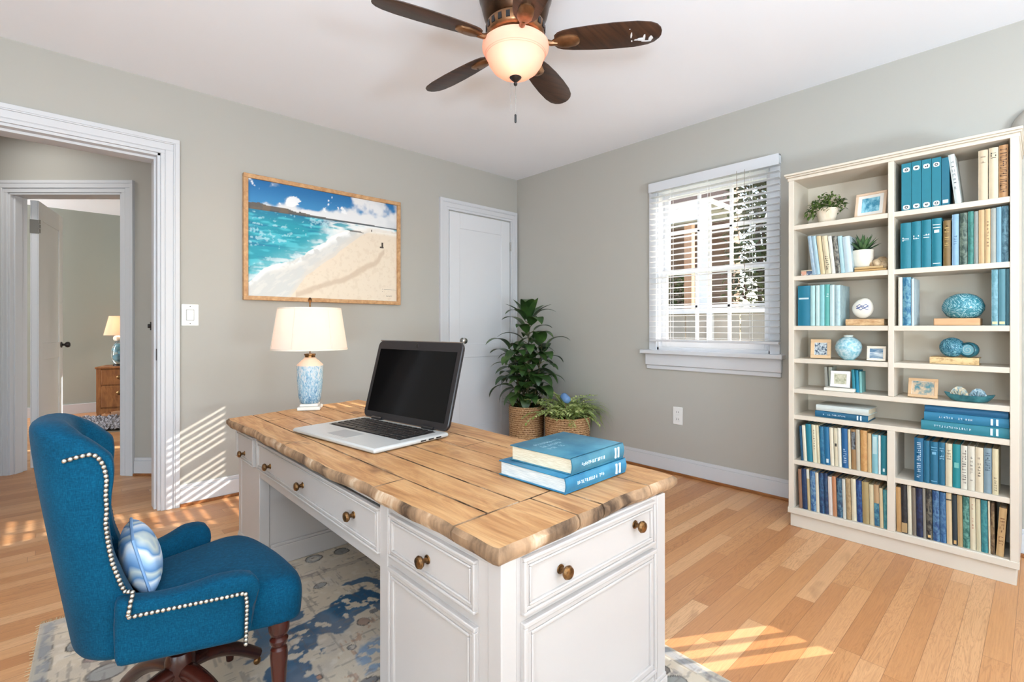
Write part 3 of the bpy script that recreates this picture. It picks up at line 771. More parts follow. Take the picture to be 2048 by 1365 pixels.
def glow(name, col, emit, ecol):
    g = NG(name); c = rgb(col)
    g.t.nodes.remove(g.b)
    d = g.n('ShaderNodeBsdfDiffuse'); d.inputs[0].default_value = c
    t = g.n('ShaderNodeBsdfTranslucent'); t.inputs[0].default_value = c
    m1 = g.n('ShaderNodeMixShader'); m1.inputs[0].default_value = .55
    e = g.n('ShaderNodeEmission'); e.inputs[0].default_value = rgb(ecol); e.inputs[1].default_value = emit
    a = g.n('ShaderNodeAddShader')
    g.l(d.outputs[0], m1.inputs[1]); g.l(t.outputs[0], m1.inputs[2]); g.l(m1.outputs[0], a.inputs[0]); g.l(e.outputs[0], a.inputs[1]); g.l(a.outputs[0], g.out.inputs[0])
    return g.m
shade_m = glow('linen_shade', (236, 226, 218), .10, (255, 222, 200))
def table_lamp():
    p = onZ(620, 819, DZ); T = thing('table_lamp', 'table lamp with white fabric shade and blue mottled ceramic body on the desk', 'lamp', (p.x, p.y, DZ+.001), YAWF-PI/2+.25)
    m = MB(); m.bbox(-.066, .066, -.066, .066, 0, .022, .004); m.bbox(-.052, .052, -.052, .052, .022, .04, .004); build('base', m, flat('lamp_base', (226, 220, 210), .4), T)
    g = NG('mottled_ceramic'); o = g.obj(); x, y, z = g.sep(o)
    ang = g.math('ARCTAN2', y, x)
    v = g.comb(g.math('MULTIPLY', ang, 5.0), g.math('MULTIPLY', z, 22.0), g.math('MULTIPLY', x, 3.0))
    n = g.noise(v, 1.5, 4, .6, 1.6)
    hz = g.math('MULTIPLY_ADD', z, 1.6, -.25)
    c = g.ramp(g.math('ADD', n, g.math('MULTIPLY', hz, .35)), [(.30, (70, 112, 150)), (.42, (120, 160, 186)), (.52, (168, 196, 208)), (.60, (196, 204, 208)), (.78, (222, 206, 192))])
    g.l(c, g.b.inputs['Base Color']); g.p(Roughness=.2)
    m = MB(); m.lathe([(.05, .04), (.058, .045), (.066, .08), (.074, .16), (.0775, .24), (.0775, .272)], 40)
    body = build('body', m, g.m, T, smooth=60)
    m = MB(); m.lathe([(.0775, .272), (.076, .279), (.05, .305), (.038, .314), (.034, .322), (.03, .324)], 40); build('shoulder', m, flat('peach_glaze', (226, 196, 174), .3), T)
    m = MB(); m.lathe([(.03, .322), (.03, .334), (.034, .338), (.034, .346), (.02, .348)], 24); build('neck', m, brass_m, T)
    # shade: thin cloth wall with a trim band top and bottom, seams every 60 degrees
    m = MB(); n = 48
    R0, R1, z0, z1 = .222, .182, .372, .63
    for ra, rb in (((R0, z0), (R1, z1)),):
        prof = [(R0, z0), (R0-.003, z0+.012), (R1+.003, z1-.012), (R1, z1), (R1-.003, z1), (R1-.001, z1-.012), (R0-.007, z0+.012), (R0-.004, z0)]
        m.lathe(prof+[prof[0]], n, caps=False)
    sh = build('lamp_shade', m, shade_m, T, smooth=60)
    m = MB()
    m.lathe([(R0+.002, z0-.001), (R0+.002, z0+.009), (R0-.001, z0+.009), (R0-.001, z0-.001), (R0+.002, z0-.001)], n, caps=False)
    m.lathe([(R1+.002, z1-.008), (R1+.002, z1+.001), (R1-.001, z1+.001), (R1-.001, z1-.008), (R1+.002, z1-.008)], n, caps=False)
    for k in range(6):
        a = k*PI/3+.2; m.tube([(math.cos(a)*(R0+.001), math.sin(a)*(R0+.001), z0), (math.cos(a)*(R1+.001), math.sin(a)*(R1+.001), z1)], .0022, 5)
    build('shade_trim', m, flat('shade_trim', (228, 216, 200), .7), sh)
    m = MB(); m.tube([(0, 0, .35), (0, 0, .655)], .005, 8)
    for k in range(3): a = k*2*PI/3; m.tube([(0, 0, .62), (R1*math.cos(a), R1*math.sin(a), .62)], .002, 5)
    m.lathe([(.006, .655), (.004, .662), (.011, .672), (.013, .682), (.008, .692), (.002, .697)], 14); build('finial', m, brass_m, T)
    m = MB(); m.sphere((0, 0, .47), .028, 16, 10); build('bulb', m, flat('bulb_glass', (255, 240, 220), .3, emit=2.0, emitcol=(255, 214, 170)), T)
    l = bpy.data.lights.new('lamp_light', 'POINT'); l.energy = 3.0; l.color = (1, .84, .73); l.shadow_soft_size = .03
    lo = bpy.data.objects.new('lamp_light', l); COL.objects.link(lo); lo.location = (p.x, p.y, DZ+.53)
table_lamp()

def glyphs(m, x0, x1, y, z, h, n, axis='y', rnd=None, th=.0006, nx=-1):
    "little strokes standing in for worn, unreadable print. Runs from x0 to x1 along the run axis; returns nothing"
    r = rnd or random
    step = (x1-x0)/n
    for i in range(n):
        a = x0+i*step; w = step*.62
        if r.random() < .12: continue
        for s in range(r.choice((2, 2, 3))):
            if r.random() < .5:
                q = a+r.uniform(0, w*.8); yield (q, q+w*.22, z-h/2, z+h/2)
            else:
                zz = z+r.choice((-.42, 0, .42))*h; yield (a, a+w, zz-h*.09, zz+h*.09)
def flat_book(name, label, group, c, yaw, Lx, Ly, th, cov, pages, spine='-y', words=True, decal=None, wordcol=(232, 240, 246)):
    "book lying flat; local x 0..Lx, y 0..Ly, spine along y=0 (facing -y)"
    T = thing(name, label, 'book', c, yaw, group)
    m = MB(); t = .004
    m.bbox(0, Lx, .004, Ly, 0, t, .0012); m.bbox(0, Lx, .004, Ly, th-t, th, .0012)
    R = []
    for x in (0, Lx):
        R.append([(x, .006-.006*math.sin(PI*k/8), th*k/8) for k in range(9)]+[(x, .010-.006*math.sin(PI*k/8), th*k/8) for k in range(8, -1, -1)])
    m.rings(R); cv = build('cover', m, cov, T, smooth=40)
    m = MB(); m.box(.006, Lx-.006, .006, Ly-.007, t, th-t); build('pages', m, pages, T)
    if words:
        m = MB(); rn = random.Random(sum(map(ord, label)))
        for (a, b, z0, z1) in glyphs(m, Lx*.16, Lx*.60, 0, th*.5, th*.2, 15, rnd=rn): m.box(a, b, -.0012, .002, z0, z1)
        pm = flat('print_%d_%d_%d' % wordcol, wordcol, .5); build('spine_print', m, pm, cv)
        for f_ in (.80, .86): m = MB(); m.box(Lx*f_, Lx*(f_+.025), -.0012, .002, th*.16, th*.84); build('spine_band', m, pm, cv)
    if decal: decal(T, cv, Lx, Ly, th)
    return T
page_m = duo('page_block', (206, 186, 152), (232, 222, 200), 90, .35, .65, .8, (.3, .3, 8))
pale_page = duo('pale_page_block', (186, 196, 200), (224, 226, 222), 60, .35, .65, .8, (.3, .3, 8))
def cover_words(T, cv, Lx, Ly, th):
    m = MB(); r = random.Random(2)
    for k in range(3):
        for (a, b, z0, z1) in glyphs(m, Lx*.16, Lx*(.62-.1*k), 0, Ly*(.74-.12*k), Ly*.06, 12, rnd=r): m.box(a, b, z0, z1, th-.0002, th+.0005)
    build('cover_print', m, flat('pale_print', (150, 178, 190), .5), cv)
bk_top = duo('cover_teal_cloth', (34, 98, 124), (72, 130, 148), 9, .35, .65, .45)
bk_bot = duo('cover_sky_blue', (22, 100, 138), (56, 132, 164), 8, .35, .65, .4)
flat_book('book', 'thick blue cloth book, lower of the two stacked on the desk corner', 'books on the desk', (1.14, .985, DZ+.0022), math.radians(2), .335, .30, .050, bk_bot, pale_page)
flat_book('book', 'worn blue book with tan pages, upper of the two stacked on the desk corner', 'books on the desk', (1.175, .99, DZ+.0524), math.radians(3), .300, .272, .052, bk_top, page_m, decal=cover_words)

# ================================================================ blue swivel chair
def chair():
    T = thing('desk_chair', 'blue upholstered wingback desk chair with nailhead trim pulled up to the desk', 'chair', (.29, 1.853, .0068), math.radians(-4))
    g = NG('blue_linen'); v = g.obj()
    w1_ = g.noise(g.scale(v, (1, 1, 6)), 90, 2); w2_ = g.noise(g.scale(v, (6, 6, 1)), 90, 2); w3_ = g.noise(v, 5, 3)
    s_ = g.math('ADD', g.math('MULTIPLY', w1_, .4), g.math('ADD', g.math('MULTIPLY', w2_, .4), g.math('MULTIPLY', w3_, .25)))
    g.l(g.ramp(s_, [(.3, (2, 43, 64)), (.55, (4, 66, 93)), (.8, (12, 90, 120))]), g.b.inputs['Base Color'])
    g.p(Roughness=.85); g.b.inputs['Sheen Weight'].default_value = .05; g.b.inputs['Sheen Roughness'].default_value = .4; g.b.inputs['Specular IOR Level'].default_value = .1
    g.bump(s_, .25, .003)
    fab = g.m
    dark = duo('mahogany', (36, 14, 10), (74, 30, 20), 10, .3, .7, .25, (1, 1, .2))
    def skew(p):       # the seat front runs slightly askew
        k = max(0, min(1, (p[0]+.15)/.40)); return (p[0]-.16*k*p[1], p[1], p[2])
    def HW(x): return .130+(x+.185)/.43*.142
    # seat
    n = 44; pl = []
    for i in range(n):
        a = 2*PI*i/n; c, s = math.cos(a), math.sin(a)
        ex = .30
        x = math.copysign(abs(c)**ex, c)*.226+.04; y = math.copysign(abs(s)**ex, s)
        hw = HW(x)
        pl.append((x+(.03*(1-y*y) if x > .14 else 0), y*hw))
    def ring(sc, z, dz=0): return [skew((.03+(x-.03)*sc, y*sc, z)) for x, y in pl]
    m = MB(); m.rings([ring(.97, .325), ring(.995, .332), ring(1.0, .36), ring(1.01, .40), ring(1.0, .43), ring(.96, .452), ring(.88, .464), ring(.7, .470), ring(.4, .473), ring(.1, .474)])
    seat = build('seat', m, fab, T, smooth=180, subsurf=1)
    m = MB()
    pts = [Vector(p) for p in ring(1.012, .415)]; pts = [p for p in pts if p.x > -.1]
    # welt round the front of the seat
    rr_ = ring(1.0, .432); q = [p for p in rr_ if p[0] > .05]; q.sort(key=lambda p: p[1])
    # arms: rounded slabs following the splayed sides
    def armside(s):
        m = MB(); R = []; tops = []
        ax0, ax1 = -.165, .100
        st = 15
        for k in range(st+1):
            t = k/st; x = ax0+(ax1-ax0)*t
            yc = s*(HW(x)+.014); w = .038; zt_ = .520-.018*math.sin(PI*min(1, t*1.25))+.012*t
            if t > .9: zt_ -= .018*((t-.9)/.1)**2
            e = 1.0 if k < st else .82
            sec = []
            for i in range(20):
                a = 2*PI*i/20; c, q_ = math.cos(a), math.sin(a)
                yy = math.copysign(abs(c)**.5, c)*w*e*(1.15 if q_ > .3 else 1.0); zz = math.copysign(abs(q_)**.35, q_)
                z = (.3265+zt_)/2+zz*(zt_-.3265)/2*(1 if k < st else .985)
                flare = s*.022*max(0, (z-.43)/.1)
                sec.append(skew((x+(.03 if k == st else 0)+(.022 if (k >= st-1 and z > .45) else 0), yc+yy+flare, z)))
            R.append(sec)
        m.rings(R)
        return build('armrest', m, fab, T, smooth=70, subsurf=1)
    arms = [armside(s) for s in (-1, 1)]
    # wing back: a bent, padded sheet whose wings reach forward high up
    Z0, Z1 = .33, 1.0
    def Wl(z):          # how far the wing reaches forward
        P = [(.33, .035), (.48, .025), (.55, .006), (.62, -.006), (.70, -.004), (.78, .015), (.86, .034), (.92, .036), (1.0, .026)]
        for (a, b), (c, d) in zip(P[:-1], P[1:]):
            if z <= c: t = max(0, (z-a)/(c-a)); t = t*t*(3-2*t); return b+(d-b)*t
        return P[-1][1]
    def back(q, t, off):
        s = -1 if q < 0 else 1; a = abs(q)
        zt_ = .995-.10*max(0, a-.15)**1.6*1.3
        z = Z0+(zt_-Z0)*t
        W = .120+.026*((z-Z0)/.67); D = .078
        cx = -.127
        if a < .62:
            f = a/.62*PI/2; x = cx-D*math.cos(f)**.9 if math.cos(f) > 1e-6 else cx; y = s*W*math.sin(f)**.85 if f > 0 else 0
            nx, ny = -math.cos(f)/D, s*math.sin(f)/W
        else:
            f = (a-.62)/.38; x = cx+f*(Wl(z)+.015); y = s*(W+.012*f*f); nx, ny = 0, s
        l = math.hypot(nx, ny); nx /= l; ny /= l
        x -= .155*(z-Z0)
        th = .036+.012*(1-a)
        th *= (1-.25*t**6)
        o = off*th
        if off < 0: o *= (1.25 if z > .52 else .7)
        return (x+nx*o, y+ny*o, z)
    nq, nt = 40, 16
    m = MB()
    outer = [[back(-1+2*i/nq, j/nt, 1) for j in range(nt+1)] for i in range(nq+1)]
    inner = [[back(-1+2*i/nq, j/nt, -1) for j in range(nt+1)] for i in range(nq+1)]
    nv = (nq+1)*(nt+1); vs = [p for r in outer for p in r]+[p for r in inner for p in r]; fs = []
    ix = lambda i, j: i*(nt+1)+j
    for i in range(nq):
        for j in range(nt):
            fs.append((ix(i, j), ix(i+1, j), ix(i+1, j+1), ix(i, j+1))); fs.append(tuple(nv+k for k in (ix(i, j), ix(i, j+1), ix(i+1, j+1), ix(i+1, j))))
    for i in range(nq):
        fs.append((ix(i, nt), ix(i+1, nt), nv+ix(i+1, nt), nv+ix(i, nt))); fs.append((ix(i+1, 0), ix(i, 0), nv+ix(i, 0), nv+ix(i+1, 0)))
    for j in range(nt):
        fs.append((ix(0, j), ix(0, j+1), nv+ix(0, j+1), nv+ix(0, j))); fs.append((ix(nq, j+1), ix(nq, j), nv+ix(nq, j), nv+ix(nq, j+1)))
    # round the rims by pulling mid points outward
    m.add(vs, fs); bk = build('backrest', m, fab, T, smooth=180, subsurf=2)
    # button tufting seams on the inside
    m = MB()
    for z in (.60, .70, .80):
        for q in (-.35, 0, .35):
            t = (z-Z0)/(.67); p = back(q, t, -1.02); m.sphere(p, .011, 10, 6)
    build('tufting_buttons', m, fab, bk, smooth=180)
    # nailhead trim with its dark gimp along wing edge and arm, both sides
    nail = duo('nailhead_silver', (150, 146, 136), (226, 222, 210), 80, .3, .7, .25, metal=.9)
    gimp = flat('gimp_black', (20, 20, 24), .8)
    for s in (-1, 1):
        def bz(q, z, o=1.06):
            zt_ = .995-.10*max(0, q-.15)**1.6*1.3
            return Vector(back(s*q, (z-Z0)/(zt_-Z0), o))
        path = [bz(q, z) for q, z in ((.50, .900), (.58, .908), (.66, .910), (.74, .905), (.80, .892), (.84, .87), (.855, .84), (.855, .80), (.845, .76), (.83, .72), (.815, .68), (.81, .645), (.815, .61), (.83, .575), (.86, .545), (.89, .527))]+[Vector((-.122, s*.196, .528)), Vector((-.128, s*.214, .512)), Vector((-.132, s*.221, .49))]
        arm_p = []
        for k in range(16):
            x = -.135+k/15*.237
            y = s*(HW(x)+.014+.038*1.1+.008); z = .472+.008*k/15
            arm_p.append(Vector(skew((x, y, z))))
        q_ = HW(.100)+.014
        arm_p += [Vector(skew((.106, s*(q_+.049-.002*k), .47-.024*k))) for k in range(1, 7)]
        full = path+arm_p
        # resample evenly
        seg = [0]
        for a, b in zip(full[:-1], full[1:]): seg.append(seg[-1]+(b-a).length)
        tot = seg[-1]; N = int(tot/.0125); pts = []
        for k in range(N+1):
            d = tot*k/N; i = max(j for j in range(len(seg)) if seg[j] <= d+1e-9); i = min(i, len(full)-2)
            u = (d-seg[i])/max(1e-9, seg[i+1]-seg[i]); pts.append(full[i].lerp(full[i+1], u))
        m = MB(); m.tube(pts, .0055, 6); gp = build('trim_gimp', m, gimp, T)
        m = MB()
        for p in pts: m.sphere(p+Vector((0, s*.003, 0)), .0062, 8, 6)
        build('nailheads', m, nail, gp, smooth=180)
    # piping seams where the back meets the arms, and along the top edge
    dkp = flat('piping_dark_blue', (8, 44, 74), .8)
    for s in (-1, 1):
        m = MB(); m.tube([Vector(back(s*.93, t, 1.02)) for t in [k/10*.24 for k in range(11)]], .003, 6); build('piping', m, dkp, T)
    # swivel base and turned front legs
    m = MB(); m.lathe([(.045, .29), (.05, .325), (.03, .326)], 20); m.lathe([(.022, .20), (.026, .25), (.026, .30)], 20); m.lathe([(.03, .10), (.042, .12), (.042, .2), (.034, .22), (.02, .222)], 24)
    build('swivel_column', m, dark, T)
    for k in range(4):
        a = math.radians(28+90*k); m = MB(); P = []; R = []
        for i in range(9):
            t = i/8; r = .03+.25*t; z = .165-.125*t**1.6+.01*math.sin(PI*t)
            P.append((r*math.cos(a), r*math.sin(a), z)); R.append(.026-.006*t)
        m.tube(P, R, 10); lg = build('base_leg', m, dark, T, smooth=60)
        m = MB(); q = P[-1]; m.cyl((q[0]-.004*math.cos(a), q[1], .022), (q[0]-.004*math.cos(a), q[1], .032), .006, 8); m.T = Matrix.Translation((q[0], q[1], .0145)) @ Matrix.Rotation(a, 4, 'Z'); m.sphere((0, 0, 0), .0145, 14, 8, sc=(1, .7, 1)); build('caster', m, brass_m, lg)
    for s in (-1, 1):
        m = MB(); c = skew((.205, s*.222, 0))
        m.lathe([(.012, 0), (.014, .02), (.016, .06), (.019, .12), (.0235, .19), (.026, .225), (.024, .245), (.017, .252), (.024, .262), (.027, .275), (.018, .283), (.026, .292), (.03, .306), (.03, .335)], 20, (c[0], c[1], 0))
        build('front_leg', m, dark, T)
    return T
CH = chair()
def pillow():
    M_ = CH.matrix_basis
    loc = Matrix.Translation((.29, 1.853, .0068)) @ Matrix.Rotation(math.radians(-4), 4, 'Z') @ Vector((-.100, -.015, .555))
    T = thing('throw_pillow', 'small blue and white striped pillow leaning on the blue chair back', 'pillow', loc, math.radians(-4))
    g = NG('striped_pillow'); o = g.obj(); x, y, z = g.sep(o)
    d = g.noise(o, 5, 2); f = g.math('ADD', g.math('MULTIPLY', g.math('ADD', z, g.math('MULTIPLY', y, .7)), 11.0), g.math('MULTIPLY', d, 3.0))
    f = g.math('FRACT', f)
    g.l(g.ramp(f, [(0, (84, 130, 178)), (.3, (150, 182, 214)), (.5, (222, 226, 228)), (.62, (92, 140, 186)), (.85, (196, 204, 196)), (1, (84, 130, 178))]), g.b.inputs['Base Color']); g.p(Roughness=.8)
    m = MB(); m.T = Matrix.Rotation(math.radians(-14), 4, 'Y')
    n = 18; S = .112
    for side in (1, -1):
        P = []
        for i in range(n+1):
            r = []
            for j in range(n+1):
                u, w = -1+2*i/n, -1+2*j/n
                b = max(0, (1-u*u)*(1-w*w))**.42
                k = 1-.10*(1-abs(u))*0-.06*abs(u*w)
                r.append((side*.05*b, u*S*(1-.07*(1-w*w)*-1*0)*k, w*S*.83*k))
            P.append(r)
        m.grid(P, 0, side < 0)
    pl = build('cushion', m, g.m, T, smooth=180)
    m = MB(); m.T = Matrix.Rotation(math.radians(-14), 4, 'Y'); k = .94
    m.tube([(0, a*S*(k if abs(a*b) == 1 else 1), b*S*.83*(k if abs(a*b) == 1 else 1)) for a, b in ((-1, -1), (0, -1), (1, -1), (1, 0), (1, 1), (0, 1), (-1, 1), (-1, 0), (-1, -1))], .004, 6)
    build('piping', m, flat('pillow_piping', (120, 156, 196), .8), T)
pillow()

# ================================================================ ceiling fan
def fan():
    c = DL(2.35, (1031-CX)/FX*2.35); hb = 2.60
    T = thing('ceiling_fan', 'dark bronze ceiling fan with five walnut blades and a lit glass bowl', 'ceiling fan', (c.x, c.y, CZ))
    zb = hb-CZ
    bronze = duo('oil_rubbed_bronze', (38, 28, 22), (92, 64, 42), 7, .3, .7, .3, metal=.8)
    copper = duo('brushed_bronze', (104, 74, 50), (168, 124, 88), 9, .3, .7, .3, (1, 1, .3), metal=.8)
    m = MB(); m.lathe([(.165, 0), (.172, -.02), (.178, -.06), (.172, -.12), (.165, -.135), (.160, -.16), (.150, -.20), (.135, -.225), (.125, -.235)][::-1], 48)
    mot = build('motor_housing', m, bronze, T, smooth=50)
    m = MB(); m.lathe([(.125, -.292), (.136, -.280), (.142, -.25), (.136, -.232), (.12, -.229)], 48); vr = build('vent_ring', m, copper, mot, smooth=50)
    m = MB()
    for k in range(22):
        m.T = Matrix.Rotation(2*PI*k/22, 4, 'Z'); m.box(.120, .1425, -.009, .009, -.274, -.246)
    build('vent_slots', m, black_m, vr)
    m = MB(); m.lathe([(.06, -.345), (.10, -.335), (.11, -.315), (.11, -.292), (.08, -.289)], 40); build('switch_housing', m, bronze, T, smooth=50)
    wal = duo('walnut_blade', (40, 26, 20), (78, 50, 34), 5, .3, .7, .42, (1, 9, 1), .6)
    a0 = YAWF
    for k in range(5):
        a = a0-math.radians(-118+72*k)     # angle measured clockwise from the view axis
        M_ = Matrix.Rotation(a, 4, 'Z') @ Matrix.Translation((0, 0, zb)) @ Matrix.Rotation(math.radians(-13), 4, 'X')
        m = MB(); m.T = M_
        prof = [(.185, .030), (.20, .046), (.225, .056), (.27, .064), (.36, .072), (.46, .076), (.56, .074), (.62, .064), (.65, .05), (.668, .030), (.675, .012)]
        up = [(x, y) for x, y in prof]+[(x, -y) for x, y in reversed(prof)]
        m.rings([[(x*1.0, y*.93, -.003) for x, y in up], [(x, y, -.001) for x, y in up], [(x, y, .003) for x, y in up], [(x, y*.93, .005) for x, y in up]])
        bl = build('blade', m, wal, T, smooth=30)
        m = MB(); m.T = Matrix.Rotation(a, 4, 'Z') @ Matrix.Translation((0, 0, zb))
        m.tube([(.09, 0, .012), (.13, 0, .004), (.17, 0, -.010), (.20, 0, -.010)], [.016, .013, .013, .012], 8)
        m.T = M_
        pr = [(.175, .010), (.19, .022), (.215, .034), (.25, .036), (.285, .030), (.30, .018), (.304, .006)]
        up = [(x, y) for x, y in pr]+[(x, -y) for x, y in reversed(pr)]
        cx_ = .235
        m.rings([[(x, y, -.003) for x, y in up], [(x, y, -.010) for x, y in up], [(cx_+(x-cx_)*.8, y*.78, -.016) for x, y in up], [(cx_+(x-cx_)*.4, y*.4, -.019) for x, y in up]])
        m.rings([[(.272+q*.4, y*1.02, -.006-.016*max(0, 1-abs(y)/.04)) for y in (-.03, -.015, 0, .015, .03)]+[(.290+q*.4, y*1.02, -.006) for y in (.03, .015, 0, -.015, -.03)] for q in (0, .004)])
        build('blade_iron', m, copper, bl, smooth=40)
        if k == 3:     # worn patches where the finish has chipped near the right-hand tip
            m = MB(); m.T = M_; r = random.Random(11)
            for (x, y, sx, sy) in ((.585, .028, .022, .010), (.61, .040, .020, .006), (.60, .012, .006, .012), (.63, .026, .010, .016), (.565, .03, .012, .004), (.54, .0, .004, .016), (.545, .035, .004, .005), (.53, -.035, .003, .003)):
                n = 9; m.rings([[(x+sx*math.cos(2*PI*i/n)*r.uniform(.6, 1.2), y+sy*math.sin(2*PI*i/n)*r.uniform(.6, 1.2), zz) for i in range(n)] for zz in (-.0036, -.0029)])
            build('chipped_finish', m, flat('chipped_pale', (214, 214, 214), .6), bl)
    # glass bowl
    gb = glow('alabaster_glass', (238, 206, 190), .10, (255, 200, 176))
    m = MB()
    outer = [(.150, .030), (.157, .024), (.159, .010), (.157, -.004), (.148, -.018), (.143, -.026), (.139, -.032), (.128, -.064), (.108, -.095), (.078, -.118), (.04, -.131), (.006, -.135)]
    zc = 2.572-CZ
    prof = [(r, zc+z) for r, z in outer]; inn = [(max(.004, r-.005), zc+z+.004) for r, z in outer]
    m.lathe(inn+prof[::-1], 56, caps=False)
    bowl = build('glass_bowl', m, gb, T, smooth=60)
    m = MB()
    for rr, zz in ((.1435, -.0255), (.1395, -.0325)): m.lathe([(rr+.0015, zc+zz-.001), (rr+.003, zc+zz), (rr+.0015, zc+zz+.001), (rr, zc+zz), (rr+.0015, zc+zz-.001)], 56, caps=False)
    build('bowl_ridge', m, gb, bowl)
    m = MB(); m.lathe([(.004, zc-.172), (.008, zc-.168), (.009, zc-.160), (.005, zc-.156), (.012, zc-.150), (.026, zc-.137), (.030, zc-.130), (.022, zc-.127)], 24); build('finial', m, dark_metal, T)
    m = MB(); m.lathe([(.12, zc+.032), (.12, zc+.026), (.02, zc+.024)], 32); build('light_plate', m, bronze, T)
    m = MB(); m.sphere((0, 0, zc-.005), .022, 16, 10); build('bulb', m, flat('warm_bulb', (255, 236, 208), .3, emit=3.0, emitcol=(255, 206, 150)), T)
    tipz = onD(1029, 246, 2.35).z-CZ
    m = MB(); m.tube([(.0, -.0, zc-.17), (0, 0, tipz+.04)], .0012, 5); m.lathe([(.002, zc-.235), (.003, zc-.230), (.002, zc-.225)], 8); ch = build('pull_chain', m, chrome_m, T)
    m = MB(); m.lathe([(.003, tipz), (.005, tipz+.003), (.005, tipz+.038), (.002, tipz+.042)], 10); build('chain_fob', m, black_m, ch)
    t2 = onD(1020, 221, 2.35).z-CZ; xo = DL(0, -.022)
    m = MB(); m.tube([(xo.x, xo.y, zc-.128), (xo.x, xo.y, t2)], .0011, 5); build('pull_chain', m, chrome_m, T)
    l = bpy.data.lights.new('fan_light', 'POINT'); l.energy = 1.7; l.color = (1, .77, .62); l.shadow_soft_size = .03
    lo = bpy.data.objects.new('fan_light', l); COL.objects.link(lo); lo.location = (c.x-.03, c.y-.04, CZ+zc-.055)
fan()

# ================================================================ beach picture
def picture():
    Yf = LY-.042
    tl, tr = onY(488, 345, Yf), onY(803, 405, Yf); bl, br = onY(487, 600, Yf), onY(800, 610, Yf)
    x0, x1 = (tl.x+bl.x)/2, (tr.x+br.x)/2; z1, z0 = (tl.z+tr.z)/2, (bl.z+br.z)/2
    W, Hh = x1-x0, z1-z0
    T = thing('framed_beach_picture', 'wood-framed turquoise beach picture on the wall above the table lamp', 'picture', (x0+W/2, LY, z0))
    fm = duo('pine_frame', (176, 128, 84), (214, 170, 122), 8, .3, .7, .5, (3, 3, 3), .5)
    f = .032; hw = W/2
    for a, b, c, d in ((-hw, hw, 0, f), (-hw, hw, Hh-f, Hh), (-hw, -hw+f, f, Hh-f), (hw-f, hw, f, Hh-f)):
        m = MB(); m.box(a, b, -.042, -.002, c, d); build('frame_rail', m, fm, T, bevel=.003)
    m = MB(); m.box(-hw+f-.004, hw-f+.004, -.020, -.006, f-.004, Hh-f+.004); build('backing_board', m, flat('board', (190, 176, 152), .8), T)
    nx, nz = 300, 190
    U, V = np.meshgrid(np.linspace(0, 1, nx), np.linspace(0, 1, nz), indexing='ij')   # V up
    A = W/Hh
    n1 = fbm(U*A*6, V*6, 1); n2 = fbm(U*A*14, V*14, 2); n3 = fbm(U*A*5, V*34, 3); n4 = fbm(U*A*40, V*40, 4, 3); n5 = fbm(U*A*3, V*3.4, 9)
    hor = .742-.045*U*0                               # horizon (a shade lower to the right)
    img = np.ones(U.shape+(3,))*C3((22, 108, 168))
    sk = (V-hor)/(1-hor)
    img = lay(img, sst(0, .9, 1-sk)*.55, (76, 158, 210))
    cl = sst(.44, .62, n1*.55+n2*.25+.30*sst(.45, .8, U)+.34*(1-sst(.05, .52, sk))-.08)
    img = lay(img, cl, (226, 228, 230)); img = lay(img, cl*sst(.5, .72, n5)*.55, (182, 190, 198))
    img = lay(img, sst(.60, .63, n2*.7+n1*.3)*(sk > .28)*(U < .62)*.9, (240, 242, 244))
    hill = hor+.075*np.clip(1-U/.38, 0, 1)**.8*(.62+.7*(fbm(U*9, U*0, 6)-.3))+.012+.03*(U > .3)*(1-U)*.5
    img = lay(img, (V < hill)*(V >= hor-.004)*1.0, (96, 92, 88)); img = lay(img, (V < hor+.012)*(V >= hor-.004)*1.0, (72, 84, 92))
    img = lay(img, (V < hill)*(U < .35)*sst(.45, .6, n2)*.6*(V > hor), (122, 104, 84))
    sea = (V < hor)
    dp = np.clip((hor-V)/hor, 0, 1)
    img = lay(img, sea*1.0, (20, 150, 170))
    img = lay(img, sea*sst(.0, .14, .14-dp)*.7, (24, 110, 150))
    img = lay(img, sea*sst(.5, .66, n3)*.75, (12, 118, 156)); img = lay(img, sea*sst(.54, .7, fbm(U*A*7, V*30, 12))*.65, (84, 200, 214))
    img = lay(img, sea*sst(.60, .66, n4*.6+n3*.4)*.5, (190, 230, 236))
    # shore: waterline and edge of the dry sand, with a grey-white wash between them
    sandV = np.interp(U, [.19, .246, .345, .53, .57, .72, .8, 1], [-.12, 0, .206, .405, .474, .629, .685, .71])+(n1-.5)*.035
    watV = np.interp(U, [0, .1, .315, .45, .6, .8, 1], [.12, .25, .387, .53, .665, .715, .73])+(n1-.5)*.06+(n2-.5)*.035
    s_ = sandV-V
    land = sea*sst(-.006, .006, s_)
    wash = sea*(1-sst(-.004, .006, V-watV))
    dw = V-watV
    img = lay(img, sea*(1-sst(.0, .16, dw))*.6, (130, 204, 212))
    img = lay(img, sea*(1-sst(.0, .13, dw))*sst(.44, .6, n3*.55+n2*.45)*.85, (226, 236, 238))
    img = lay(img, sea*sst(.40, .58, U+(n2-.5)*.25)*sst(.60, .66, V)*sst(.4, .52, n3+.08)*.9, (238, 240, 240))
    img = lay(img, wash, (208, 210, 208))
    img = lay(img, wash*(1-sst(-.07, -.012, -dw-.0*V))*1.0, (208, 210, 208))
    img = lay(img, wash*sst(-.085, -.02, dw)*sst(.34, .52, n2)*.95, (246, 248, 248))
    img = lay(img, wash*sst(.50, .66, fbm(U*A*9+V*9, (V-U)*30, 51))*.5, (228, 226, 220))
    img = lay(img, wash*sst(-.09, -.01, s_)*.6, (224, 214, 200))
    img = lay(img, land, (230, 216, 196))
    img = lay(img, land*sst(.66, .70, V)*.9, (240, 238, 232))
    track = np.abs(V-np.interp(U, [.28, .42, .6, .72, .84, .90], [.02, .10, .20, .28, .40, .50])+(n1-.5)*.10)
